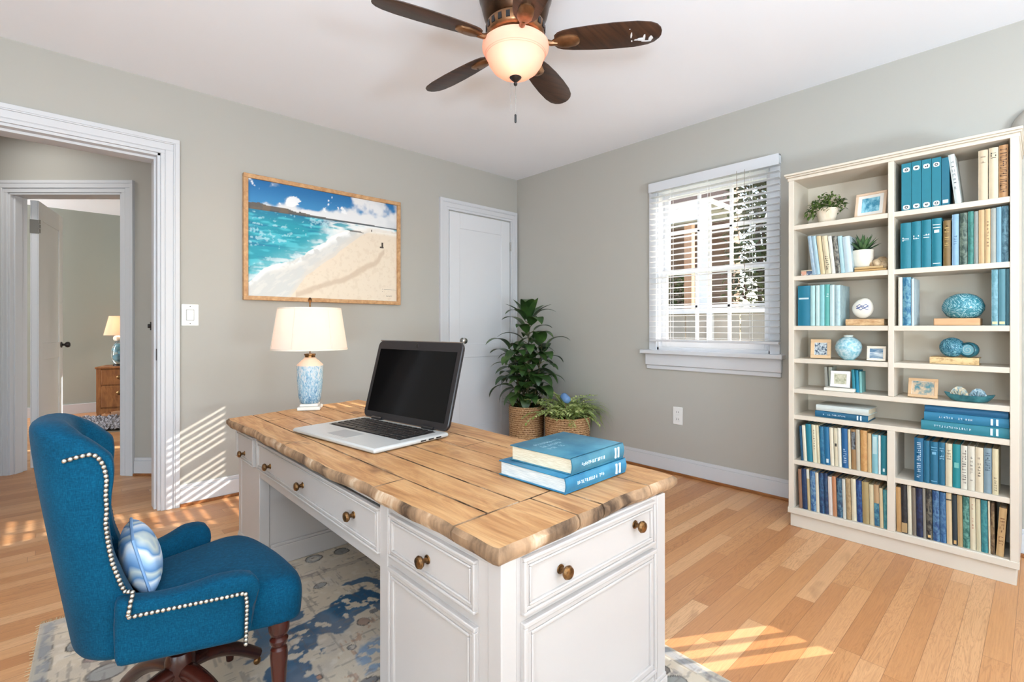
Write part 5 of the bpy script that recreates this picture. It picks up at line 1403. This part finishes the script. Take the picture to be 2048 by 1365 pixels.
def frame(label, px0, px1, z, h, x, lean, fr_col, pic, yaw=0, fw=.014, group=None, mat_=True):
    ya, yb = onX(px0, HY, x).y, onX(px1, HY, x).y; w = ya-yb
    T = thing('picture_frame', label, 'picture frame', (x, (ya+yb)/2, z+.0045), math.radians(yaw), group or 'small frames in the bookcase')
    LM = Matrix.Rotation(math.radians(lean), 4, 'Y'); fm = flat('frame_%02x%02x%02x' % fr_col, fr_col, .5, var=.05)
    for a, b, c, d in ((-w/2, w/2, 0, fw), (-w/2, w/2, h-fw, h), (-w/2, -w/2+fw, fw, h-fw), (w/2-fw, w/2, fw, h-fw)):
        m = MB(); m.T = LM; m.box(0, .012, a, b, c, d); build('frame_rail', m, fm, T, bevel=.0015)
    m = MB(); m.T = LM; m.box(.005, .011, -w/2+.003, w/2-.003, .003, h-.003); bb = build('mount', m, flat('mount_white', (236, 230, 220), .7), T)
    k = .017 if mat_ else .002
    m = MB(); m.T = LM; m.box(.0042, .006, -w/2+fw+k*w/.14, w/2-fw-k*w/.14, fw+k*h/.14, h-fw-k*h/.14); build('photo', m, pic, bb)
    m = MB(); s = math.sin(math.radians(lean)); m.add([(.012+.5*h*s, -.012, .5*h), (.012+.5*h*s, .012, .5*h), (.05+h*.25, .014, 0), (.05+h*.25, -.014, 0), (.014+.5*h*s, -.012, .5*h), (.014+.5*h*s, .012, .5*h), (.053+h*.25, .014, 0), (.053+h*.25, -.014, 0)],
        [(0, 1, 2, 3), (7, 6, 5, 4), (0, 4, 5, 1), (1, 5, 6, 2), (2, 6, 7, 3), (3, 7, 4, 0)]); build('easel_back', m, flat('board', (190, 176, 152), .8), T)
pic1 = duo('photo_blue', (36, 128, 160), (150, 206, 220), 34, .4, .62, .5, (1, 1, .6)); pic2 = duo('photo_sketch', (44, 64, 86), (190, 198, 200), 70, .42, .58, .5)
pic3 = duo('photo_seascape', (70, 110, 140), (206, 214, 214), 40, .4, .6, .5, (1, .3, 2)); pic4 = duo('photo_sepia', (150, 150, 120), (206, 202, 178), 40, .4, .6, .5); pic5 = duo('photo_garden', (60, 120, 130), (206, 176, 140), 26, .42, .6, .5)
frame('blush wooden frame with a blue picture leaning on the top left shelf', 1707, 1771, ZS[0], .152, BX0+.07, 14, (226, 196, 166), pic1, yaw=-6)
frame('tan wooden frame with a dark sketch left of the round blue vase', 1621, 1661, ZS[3], .118, BX0+.06, 12, (214, 178, 136), pic2, yaw=8, mat_=False, fw=.02)
frame('small pale frame with a seascape right of the round blue vase', 1733, 1771, ZS[3], .083, BX0+.03, 8, (236, 222, 202), pic3, fw=.012, mat_=False)
frame('white frame with a sage picture on the fifth left shelf', 1660, 1699, ZS[4]+.0225, .096, BX0+.035, 10, (238, 238, 238), pic4, fw=.017, mat_=False)
frame('tan wooden frame with a beach garden picture on the fifth right shelf', 1815, 1875, ZS[4], .105, BX0+.045, 18, (206, 168, 126), pic5, fw=.015, mat_=False)
ya = P3(1656, 0).y; yb = P3(1716, 0).y
T = thing('display_block', 'low pale block under the white frame on the fifth left shelf', 'block', (BX0+.02, (ya+yb)/2, ZS[4]+.0005))
m = MB(); m.bbox(0, .09, (yb-ya)/2, (ya-yb)/2, 0, .021, .003); build('block', m, flat('pale_block', (226, 220, 206), .6), T)
# round vase
glassy = duo('mottled_blue_glass', (120, 178, 192), (196, 218, 222), 55, .35, .62, .18)
p = P3(1697, ZS[3], BX0+.075); T = thing('round_vase', 'round pale blue mottled vase with a narrow neck between two small frames', 'vase', p)
m = MB(); m.lathe([(.001, 0), (.026, 0), (.03, .004), (.052, .025), (.066, .055), (.068, .078), (.06, .105), (.042, .125), (.024, .136)], 40); bd_ = build('body', m, glassy, T, smooth=60)
m = MB(); m.lathe([(.024, .135), (.022, .140), (.026, .147), (.023, .148), (.018, .142), (.018, .13)], 32, caps=False); build('neck', m, flat('pale_glass', (214, 222, 216), .2), T)
# white stone with blue marks on a tan block book
def slab_book(label, px0, px1, z, th, x, dep, cov): 
    ya, yb = onX(px0, HY, x).y, onX(px1, HY, x).y
    return flat_book('book', label, 'tan books under ornaments', (x, ya, z+.001), -PI/2, ya-yb, dep, th, cov, page_m, words=False)
slab_book('tan wood-grained book under the white oval ornament', 1691, 1768, ZS[2], .038, BX0+.03, .14, duo('tan_boards', (176, 130, 84), (222, 186, 140), 20, .35, .65, .6, (1, .2, 3)))
p = P3(1725.5, ZS[2]+.0395, BX0+.09); T = thing('oval_ornament', 'white oval ceramic with blue brushwork standing on a tan book', 'ornament', p)
m = MB()
R = []
for j in range(15):
    th = -PI/2+PI*j/14; rr = max(.002, math.cos(th))
    R.append([(.026*rr*math.cos(2*PI*i/28), .053*rr*math.sin(2*PI*i/28), .060+.060*math.sin(th)*(1 if th > 0 else .95)+.012*math.sin(2*PI*i/28)*rr*-1*(th > 0)*math.sin(th)) for i in range(28)])
m.rings(R); b = build('body', m, flat('white_glaze', (234, 228, 214), .3, var=.02), T, smooth=180)
m = MB(); r = random.Random(6)
for k in range(4):
    pts = []
    for i in range(12):
        y = -.032+.058*i/11; z = .066+.004*k*(1 if k % 2 else -1)+.006*math.sin(i*1.1+k*1.7)
        xx = -.0262*math.sqrt(max(.05, 1-(y/.053)**2-((z-.060)/.060)**2)); pts.append((xx-.0008, y, z))
    m.tube(pts, .0016, 5)
build('brushwork', m, flat('cobalt_glaze', (40, 70, 140), .3), b)
# big teal glass on a wooden block
T = thing('wooden_block', 'tan wooden block under the large teal glass ornament', 'block', (BX0+.02, (P3(1871, 0).y+P3(1964, 0).y)/2, ZS[2]+.0005))
hw = (P3(1871, 0, BX0+.03).y-P3(1964, 0, BX0+.03).y)/2; m = MB(); m.bbox(0, .15, -hw, hw, 0, .038, .003); build('block', m, duo('tan_block', (196, 146, 102), (218, 176, 132), 10, .3, .7, .6, (1, .3, 3)), T)
def swirl(name, c1, c2, c3, s):
    if name in MATS: return MATS[name]
    g = NG(name); o = g.obj(); n = g.noise(o, s, 3, .5, 2.5); f = g.math('FRACT', g.math('MULTIPLY', n, 7.0))
    g.l(g.ramp(f, [(0, c1), (.35, c2), (.5, c3), (.62, c2), (1, c1)]), g.b.inputs['Base Color']); g.p(Roughness=.16); MATS[name] = g.m; return g.m
sw = swirl('swirled_teal_glass', (44, 112, 126), (84, 152, 164), (190, 218, 220), 14)
p = P3(1926, ZS[2]+.0395, BX0+.095); T = thing('glass_ornament', 'large swirled teal glass dome sitting on a tan wooden block', 'ornament', p)
m = MB(); m.lathe([(.001, 0), (.05, 0), (.066, .01), (.083, .04), (.085, .062), (.074, .094), (.052, .115), (.026, .126), (.001, .129)], 44); build('body', m, sw, T, smooth=180)
# ball and roll on an old book
slab_book('worn tan book under the teal ball on the fourth right shelf', 1859, 1958, ZS[3], .036, BX0+.045, .14, duo('worn_boards', (150, 106, 58), (222, 188, 136), 30, .3, .5, .7, (1, .4, 2)))
sw2 = swirl('teal_strands', (32, 84, 104), (72, 140, 160), (150, 196, 204), 22)
p = P3(1904, ZS[3]+.0375, BX0+.105); T = thing('yarn_ball', 'dark teal wound ball standing on a worn tan book', 'ball', p)
m = MB(); m.sphere((0, 0, .050), .050, 28, 18); b = build('ball', m, sw2, T, smooth=180)
m = MB(); r = random.Random(9)
for k in range(26):
    ax = Vector((r.gauss(0, 1), r.gauss(0, 1), r.gauss(0, 1))).normalized(); u = ax.orthogonal().normalized(); w = ax.cross(u); off = r.uniform(-.02, .02); rad = math.sqrt(.0505**2-off**2)
    m.tube([Vector((0, 0, .05))+ax*off+(u*math.cos(2*PI*i/24)+w*math.sin(2*PI*i/24))*rad for i in range(25)], .0014, 5)
build('strands', m, sw2, b, smooth=180)
p = P3(1938, ZS[3]+.0375, BX0+.085); T = thing('round_ornament', 'round blue-green disc ornament with a spiral beside the wound teal ball', 'ornament', p)
m = MB(); m.T = Matrix.Translation((0, 0, .0395)) @ Matrix.Rotation(math.radians(-24), 4, 'Z') @ Matrix.Rotation(-PI/2, 4, 'Y'); m.lathe([(.001, -.022), (.028, -.022), (.038, -.014), (.0395, 0), (.038, .012), (.033, .016), (.030, .010), (.001, .009)], 32); b = build('body', m, flat('dark_teal_glaze', (38, 92, 104), .25, var=.15), T, smooth=50)
m = MB(); m.T = Matrix.Translation((0, 0, .0395)) @ Matrix.Rotation(math.radians(-24), 4, 'Z') @ Matrix.Rotation(-PI/2, 4, 'Y'); m.lathe([(.001, .012), (.028, .0115)], 28); m.tube([(.022*(1-i/30)*math.cos(i*.36), .022*(1-i/30)*math.sin(i*.36), .0125) for i in range(30)], .0014, 5, mi=1); build('spiral_face', m, [flat('aqua_glaze', (120, 176, 188), .25), flat('pale_spiral', (196, 214, 214), .3)], b)
# teal dish with two shells
p = P3(1938, ZS[4], BX0+.06); T = thing('boat_dish', 'long teal boat-shaped dish holding two shells on the fifth right shelf', 'dish', p)
m = MB(); R = []
for (k, z) in ((.55, 0), (.72, .004), (.92, .018), (1.0, .034), (.96, .034), (.86, .020), (.6, .009)):
    R.append([(.045*k*math.sin(2*PI*i/36), .098*k*math.cos(2*PI*i/36)*(1.0), z+.010*(abs(math.cos(2*PI*i/36))**4)*(k > .9)) for i in range(36)])
m.rings(R); build('dish', m, duo('teal_glaze', (24, 84, 94), (70, 138, 146), 12, .35, .65, .2), T, smooth=60)
for (dy, lab, c1, c2, s) in ((.038, 'ribbed blue and cream shell at the left in the teal dish', (90, 140, 156), (226, 204, 164), 1.0), (-.034, 'ribbed blue-grey shell at the right in the teal dish', (50, 100, 122), (180, 200, 204), .92)):
    T = thing('scallop_shell', lab, 'shell', p+Vector((-.004, dy, .011)), 0, 'shells in the teal dish')
    m = MB(); R = []
    for j in range(10):
        t = j/9; a = PI*t
        R.append([((.016*math.cos(a*.5)**.8)*math.cos(-PI/2+PI*i/20)*1.0*(1+.06*math.cos(i*2.2)), .038*s*math.cos(PI*i/20)*math.sin(PI/2*(1-t*.96)), .006+.056*s*math.sin(PI*i/20)*(1+.04*math.cos(i*2.2))*(.35+.65*(1-t))) for i in range(21)])
    m.rings(R, closed=False, caps=False); m.sphere((.004, 0, .020), .017, 14, 10, sc=(.8, 1.7*s, 1.15))
    for i in range(7):
        a = PI*(i+.5)/7; m.tube([(-.004, .006*math.cos(a), .010), (-.015, .024*s*math.cos(a), .012+.022*math.sin(a)), (-.012, .034*s*math.cos(a), .010+.040*s*math.sin(a))], .003, 6)
    build('valve', m, duo('shell_%d' % c1[0], c1, c2, 60, .4, .6, .35), T, smooth=180)

# small grey wall sconce just showing past the bookcase top
p = onX(2049, 256, RX)
T = thing('wall_sconce', 'grey rounded wall sconce past the top right corner of the bookcase', 'sconce', (RX, p.y-.01, p.z))
m = MB(); m.box(-.02, 0, -.03, .03, -.05, .05); build('back_plate', m, flat('sconce_grey', (170, 164, 154), .5), T, bevel=.004)
m = MB(); R = []
for j in range(9):
    t = j/8; R.append([(-.02-.055*math.sin(PI*i/12)*math.sin(PI*(.15+.8*t)), .062*math.cos(PI*i/12)*math.sin(PI*(.12+.82*t)), -.08+.17*t) for i in range(13)])
m.rings(R, closed=False, caps=False); o = build('shade', m, flat('sconce_grey', (0, 0, 0)), T, smooth=180); sd = o.modifiers.new('s', 'SOLIDIFY'); sd.thickness = .004

# ================================================================ corner plants
weave = None
def basket(T, R0, R1, h, seed):
    g = NG('seagrass_weave_%d' % seed); o = g.obj(); x, y, z = g.sep(o)
    a = g.math('ARCTAN2', y, x); n = g.noise(g.comb(g.math('MULTIPLY', a, 7.0), g.math('MULTIPLY', z, 60.0), 0.0), 1.6, 4, .6, .5)
    st = g.math('SINE', g.math('ADD', g.math('MULTIPLY', z, 300.0), g.math('MULTIPLY', n, 7.0)))
    g.l(g.ramp(g.math('ADD', g.math('MULTIPLY', st, .12), n), [(.28, (92, 58, 32)), (.42, (170, 124, 80)), (.58, (206, 164, 118)), (.75, (226, 194, 154))]), g.b.inputs['Base Color']); g.p(Roughness=.85)
    m = MB(); n_ = 52; rows = int(h/.011); R = []
    for j in range(rows*3+1):
        t = j/(rows*3); z_ = h*t; rr = R0+(R1-R0)*(t**.7)
        R.append([((rr+.004*math.sin(j*2*PI/3+i*.24*7)*1.0+.0025*math.sin(i*2.1+j*.9))*math.cos(2*PI*i/n_), (rr+.004*math.sin(j*2*PI/3+i*.24*7)+.0025*math.sin(i*2.1+j*.9))*math.sin(2*PI*i/n_), z_) for i in range(n_)])
    rr = R1-.012
    R += [[(rr*math.cos(2*PI*i/n_), rr*math.sin(2*PI*i/n_), z_) for i in range(n_)] for z_ in (h+.002, h-.06)]
    m.rings(R); b = build('basket', m, g.m, T, smooth=180)
    m = MB(); k = 60
    for s in (0, 1): m.tube([((R1-.004)*math.cos(2*PI*i/k), (R1-.004)*math.sin(2*PI*i/k), h+.003*math.sin(i*1.6+s*PI)) for i in range(k+1)], .006, 6)
    build('rim', m, g.m, b, smooth=180)
    m = MB(); m.lathe([(.001, h-.05), (R1-.014, h-.052)], 32); build('soil', m, soil_m, T)
T = thing('potted_plant', 'tall leafy dark green plant in a woven basket by the closet door', 'plant', (3.50, 3.555, 0))
basket(T, .165, .178, .45, 1)
big = NG('broad_leaf'); bo = big.obj(); bn = big.noise(bo, 7, 3)
big.l(big.ramp(bn, [(.3, (30, 52, 26)), (.52, (52, 82, 36)), (.75, (92, 118, 58))]), big.b.inputs['Base Color']); big.p(Roughness=.38)
m = MB(); r = random.Random(21)
SK = [((.0, .0), (.02, -.02), 1.36), ((-.03, .04), (-.10, .08), 1.02), ((.03, -.05), (.10, -.12), 1.05), ((-.05, -.04), (-.06, -.10), .80), ((.04, .05), (.03, .10), .86)]
ms = MB()
for (a, b, zt_) in SK:
    pts = [(a[0]+(b[0]-a[0])*t, a[1]+(b[1]-a[1])*t, .33+(zt_-.33)*t) for t in [i/8 for i in range(9)]]
    ms.tube(pts, [.011-.006*i/8 for i in range(9)], 8)
    nl = int((zt_-.42)/.027)
    for i in range(nl):
        t = i/(nl-1); z = .50+(zt_-.50)*t; u = (z-.33)/(zt_-.33)
        az = 2.39996*i+a[0]*40; c = (a[0]+(b[0]-a[0])*u, a[1]+(b[1]-a[1])*u, z)
        el = (.55+.5*t+r.uniform(-.3, .3)); L = r.uniform(.22, .34)*(1.0 if t > .15 else .85)
        # keep clear of the two walls: shorten leaves aimed at them
        if math.cos(az)+math.sin(az) > .9: L *= .8
        q = (c[0]+.05*math.cos(az), c[1]+.05*math.sin(az), c[2]+.03); m.leaf(q, az, el, L, L*.46, 1.9+r.uniform(-.4, .5), .12, 9); ms.tube([c, q], .004, 5)
for i in range(7):
    az = i*.9; m.leaf((.03*math.cos(az), -.02+.03*math.sin(az), 1.32), az, .95+.15*(i % 3), .27, .078, .7, .2, 9)
for i in range(34):
    az = r.uniform(0, 2*PI); m.leaf((.05*math.cos(az), .05*math.sin(az), .36), az, r.uniform(.9, 1.4), r.uniform(.16, .34), .022, .9, .3, 7)
m.clampmax(RX-3.50-.012, LY-3.555-.02); 
build('foliage', m, big.m, T, smooth=180, fixn=False); build('stem', ms, duo('plant_stem', (60, 60, 34), (96, 88, 52), 20), T, smooth=180)
T = thing('potted_plant', 'light green fern in a squat woven basket behind the desk books', 'plant', (3.60, 3.10, 0)); FP = Vector((3.60, 3.10, 0))
basket(T, .205, .215, .395, 2)
fern_m = duo('fern_green', (146, 170, 78), (222, 230, 160), 16, .35, .65, .5); strap_m = duo('strap_leaf', (112, 140, 70), (196, 208, 138), 9, .35, .65, .45)
m = MB(); r = random.Random(31)
for i in range(64):
    az = r.uniform(0, 2*PI); el = r.uniform(.5, 1.4); L = r.uniform(.2, .36); bx, by = r.uniform(-.13, .13), r.uniform(-.13, .13)
    p = Vector((bx, by, .38)); e = el; n = 11
    for k in range(n):
        d = Vector((math.cos(az)*math.cos(e), math.sin(az)*math.cos(e), math.sin(e))); q = p+d*(L/n); m.tube([p, q], .0018, 4)
        for s in (-1, 1):
            m.leaf(q, az+s*1.1, e*.5+r.uniform(-.2, .4), .07*(1-.5*k/n)*r.uniform(.7, 1.2), .022, .6, .2, 3)
        p = q; e -= 1.5/n
m.clampmax(RX-3.60-.012)
build('fronds', m, fern_m, T, smooth=180, fixn=False)
m = MB()
for i in range(46):
    az = -.75+r.uniform(-1.1, 1.1); m.leaf((.06+r.uniform(-.04, .04), -.07+r.uniform(-.05, .05), .40), az, r.uniform(.4, 1.3), r.uniform(.24, .40), .016, 2.0, .3, 8)
for i in range(6):
    az = 1.2+i*.5; m.leaf((r.uniform(-.05, .05), .04, .40), az, 1.2, r.uniform(.25, .36), .045, .9, .25, 8)
m.leaf((.06, -.02, .50), -.9, 1.0, .20, .06, 1.6, .2, 8); m.leaf((.02, 0, .46), 2.3, 1.25, .22, .055, 1.0, .2, 8)
m.clampmax(RX-3.60-.012)
build('strap_leaves', m, strap_m, T, smooth=180, fixn=False)
op = onD(1131, 797, 4.62)
T = thing('ceramic_ornament', 'small blue ceramic ornament tucked into the light green fern', 'ornament', (op.x, op.y, .38))
m = MB(); m.cyl((0, 0, 0), (0, 0, op.z-.41), .004, 8); build('stake', m, flat('stake_wood', (150, 120, 84), .8), T)
m = MB(); m.T = Matrix.Translation((0, 0, op.z-.38)) @ Matrix.Rotation(.5, 4, 'Y') @ Matrix.Rotation(.5, 4, 'X'); m.bbox(-.035, .035, -.055, .055, -.035, .035, .018); build('body', m, flat('blue_ceramic', (112, 152, 204), .25, var=.06), T, smooth=180)

# ================================================================ bedroom through the two doorways
NS = DL(6.72, latx(192, 6.72)); nyaw = YAWF-PI/2+.42
T = thing('nightstand', 'brown two-drawer wooden nightstand in the room beyond the hall', 'nightstand', NS, nyaw)
nw = duo('nightstand_wood', (128, 76, 38), (176, 114, 62), 7, .3, .7, .4, (4, 1, 1), .5); nd = flat('nightstand_dark_side', (66, 44, 34), .5, var=.2)
W_, D_, H_ = .52, .42, .70
m = MB(); m.box(.02, W_-.02, .015, D_, .10, H_-.025); build('case', m, nw, T)
m = MB(); m.bbox(-.012, W_+.012, -.012, D_+.01, H_-.028, H_, .006); build('top', m, nw, T)
for x in (.0, W_-.05):
    for y in (.005, D_-.05): m = MB(); m.rings([[(x+a*k+.025*(1-k), y+b*k+.02*(1-k), z) for a, b in ((0, 0), (.05, 0), (.05, .045), (0, .045))] for k, z in ((1.15, 0), (.85, .03), (1, .09), (1, H_-.03))]); build('leg', m, nw, T)
m = MB(); m.rings([[(.05+(W_-.1)*i/12, y, .085-.04*(abs(i/6-1)**2)) for i in range(13)]+[(.05+(W_-.1)*i/12, y, .12) for i in range(12, -1, -1)] for y in (.005, .02)]); build('apron', m, nw, T)
for z0, z1, hz in ((.14, .43, .335), (.45, .66, .55)):
    m = MB(); m.bbox(.055, W_-.055, -.002, .018, z0, z1, .005); d = build('drawer', m, nw, T)
    m = MB(); m.T = Matrix.Translation((W_/2+.02, -.002, hz)) @ Matrix.Rotation(PI/2, 4, 'X'); m.lathe([(.001, .012), (.03, .010), (.042, .004), (.045, 0)], 20); m.v = [(W_/2+.02+(a-W_/2-.02)*1.25, b, hz+(c-hz)*.75) for a, b, c in m.v]; build('pull', m, brass_m, d)
RM = Matrix.Translation(NS) @ Matrix.Rotation(nyaw, 4, 'Z')
lp = RM @ Vector((.22, .2, H_+.001))
T = thing('table_lamp', 'glass lamp with a peach shade on the brown nightstand', 'lamp', lp)
m = MB(); m.lathe([(.001, 0), (.085, 0), (.085, .018), (.06, .026), (.001, .027)], 28); build('base', m, dark_metal, T)
cg = NG('clear_glass'); cg.p(Roughness=.03); cg.b.inputs['Transmission Weight'].default_value = .9; cg.b.inputs['Base Color'].default_value = rgb((220, 236, 238))
m = MB(); m.lathe([(.06, .026), (.095, .06), (.11, .14), (.10, .24), (.07, .32), (.04, .36), (.03, .40)], 32, caps=True); build('glass_body', m, cg.m, T, smooth=60)
m = MB()
for (x, y, z, s) in ((0, 0, .12, .062), (.02, -.03, .19, .05), (-.03, .0, .22, .042), (.0, .02, .27, .04)): m.sphere((x, y, z), s, 12, 8, sc=(1, 1, .8))
build('sea_glass_fill', m, duo('sea_glass', (30, 112, 142), (130, 194, 206), 9, .35, .65, .2), T, smooth=180)
m = MB()
for k in range(6): m.sphere((.045*math.cos(k), .045*math.sin(k), .385), .04, 12, 8)
build('shell_collar', m, flat('shell_white', (232, 226, 212), .5), T, smooth=180)
m = MB(); m.lathe([(.19, .43), (.13, .70), (.127, .70), (.187, .43), (.19, .43)], 40, caps=False); sh = build('lamp_shade', m, glow('peach_shade', (244, 216, 192), .10, (255, 210, 176)), T, smooth=60)
m = MB(); m.tube([(0, 0, .4), (0, 0, .66)], .006, 8)
for k in range(3): m.tube([(0, 0, .64), (.14*math.cos(k*2.1), .14*math.sin(k*2.1), .64)], .002, 4)
build('harp', m, brass_m, T)
l = bpy.data.lights.new('bedside_light', 'POINT'); l.energy = 4; l.color = (1, .84, .70); l.shadow_soft_size = .04
lo = bpy.data.objects.new('bedside_light', l); COL.objects.link(lo); lo.location = lp+Vector((0, 0, .56))
op = RM @ Vector((.37, .08, H_+.001)); T = thing('blue_ornament', 'blue and white ornament right of the lamp on the brown nightstand', 'ornament', op)
m = MB(); m.lathe([(.001, 0), (.04, 0), (.045, .02), (.03, .06), (.045, .1), (.03, .14), (.001, .15)], 20); build('body', m, duo('blue_white', (40, 110, 160), (226, 230, 230), 22, .45, .55, .3), T, smooth=60)
m = MB(); m.sphere((.02, -.02, .165), .026, 12, 8); m.sphere((-.03, .0, .13), .02, 12, 8); build('finial', m, flat('teal_dark', (34, 70, 84), .3), T, smooth=180)
rp = [onZ(px, py, .012) for px, py in ((168, 866), (330, 858), (330, 832), (140, 838))]
T = thing('shag_rug', 'grey shaggy rug on the floor before the nightstand', 'rug', (rp[0].x, rp[0].y, 0))
m = MB(); m.T = Matrix.Translation((-rp[0].x, -rp[0].y, 0)); N_ = 60
r = random.Random(12)
P = [[tuple(rp[0].lerp(rp[1], i/N_).lerp(rp[3].lerp(rp[2], i/N_), j/30)+Vector((0, 0, .012+r.uniform(0, .035)))) for j in range(31)] for i in range(N_+1)]
m.grid(P); build('pile', m, duo('shag_grey', (96, 92, 98), (176, 172, 176), 40, .35, .65, .95), T, smooth=0, fixn=False)
m = MB(); m.T = Matrix.Translation((-rp[0].x, -rp[0].y, 0)); m.rings([[(q.x, q.y, z) for q in rp] for z in (.001, .014)]); build('backing', m, flat('rug_backing', (0, 0, 0)), T)
hp = RM @ Vector((.46, .62, 0)); T = thing('headboard_post', 'tan wooden post rising behind the bedside lamp', 'bed post', (hp.x, hp.y, 0), nyaw)
m = MB(); m.rings([[(a*k, b*k, z) for a, b in ((-.05, -.03), (.05, -.03), (.05, .03), (-.05, .03))] for k, z in ((1, 0), (1, 1.5), (.6, 1.72), (.15, 1.80))]); build('post', m, duo('tan_post', (190, 140, 92), (218, 174, 124), 9, .3, .7, .5, (4, 4, 1)), T, bevel=.004)

# ================================================================ light
w = bpy.data.worlds.new('World'); scene.world = w; w.use_nodes = True
nt = w.node_tree; nt.nodes.clear()
out = nt.nodes.new('ShaderNodeOutputWorld'); bg = nt.nodes.new('ShaderNodeBackground'); sky = nt.nodes.new('ShaderNodeTexSky')
sky.sky_type = 'NISHITA'; sky.sun_disc = False; sky.sun_elevation = math.radians(25); sky.sun_rotation = math.radians(120); sky.air_density = 1.0; sky.dust_density = 2.0
nt.links.new(sky.outputs[0], bg.inputs[0]); bg.inputs[1].default_value = .9; nt.links.new(bg.outputs[0], out.inputs[0])
sd = Vector((-1, .61, -.55)).normalized()
l = bpy.data.lights.new('sun', 'SUN'); l.energy = 10; l.angle = math.radians(.22); l.color = (1, .93, .84)
so = bpy.data.objects.new('sun', l); COL.objects.link(so); so.rotation_euler = sd.to_track_quat('-Z', 'Y').to_euler(); so.location = (10, -6, 7)
def area(name, loc, d, sx, sy, e, col=(1, 1, 1)):
    l = bpy.data.lights.new(name, 'AREA'); l.shape = 'RECTANGLE'; l.size = sx; l.size_y = sy; l.energy = e; l.color = col
    o = bpy.data.objects.new(name, l); COL.objects.link(o); o.location = loc; o.rotation_euler = Vector(d).to_track_quat('-Z', 'Z').to_euler()
for i, h in enumerate(WB): area('back_fill_light', ((h[0]+h[1])/2, BY-.02, (h[2]+h[3])/2), (0, 1, 0), h[1]-h[0], h[3]-h[2], 5, (.80, .90, 1))  # added fill standing in for daylight at unseen openings behind the camera
area('side_fill_light', (BX-.02, (WS[0]+WS[1])/2, (WS[2]+WS[3])/2), (1, 0, 0), WS[1]-WS[0], WS[3]-WS[2], 48, (.80, .90, 1))  # added fill for chair, desk front and right wall; its window is unseen
for x_, y_, e_ in ((-1.1, -1.0, 200), (.9, -2.3, 190)): area('ceiling_fill_light', (x_, y_, 1.0), (.1, .2, 1), .7, .7, e_, (.69, .86, 1))  # bodiless lights added behind the camera, aimed up to brighten the ceiling
area('hall_fill_light', tuple(DL(3.55, -3.9))[:2]+(CZ-.05,), (0, 0, -1), .5, .5, 7, (1, .97, .93))  # added fill for the hall, with no fixture modelled
area('bedroom_fill_light', tuple(DL(5.6, -8.2, 1.6)), (1, .1, -.1), 1.8, 1.6, 260, (.97, .98, 1))  # added fill for the bedroom, with no window built behind it

# ================================================================ camera
cd = bpy.data.cameras.new('camera'); cam = bpy.data.objects.new('camera', cd); COL.objects.link(cam)
cd.sensor_width = 36; cd.lens = FX/2048*36; cd.shift_y = -(682.5-HY)/2048; cd.clip_start = .05; cd.clip_end = 100
cam.location = (0, 0, H); cam.rotation_euler = (PI/2, 0, YAWF-PI/2)
scene.camera = cam
scene.view_settings.view_transform = 'Standard'; scene.view_settings.look = 'None'; scene.view_settings.gamma = 1; scene.view_settings.use_curve_mapping = False
scene.view_settings.exposure = 0.08
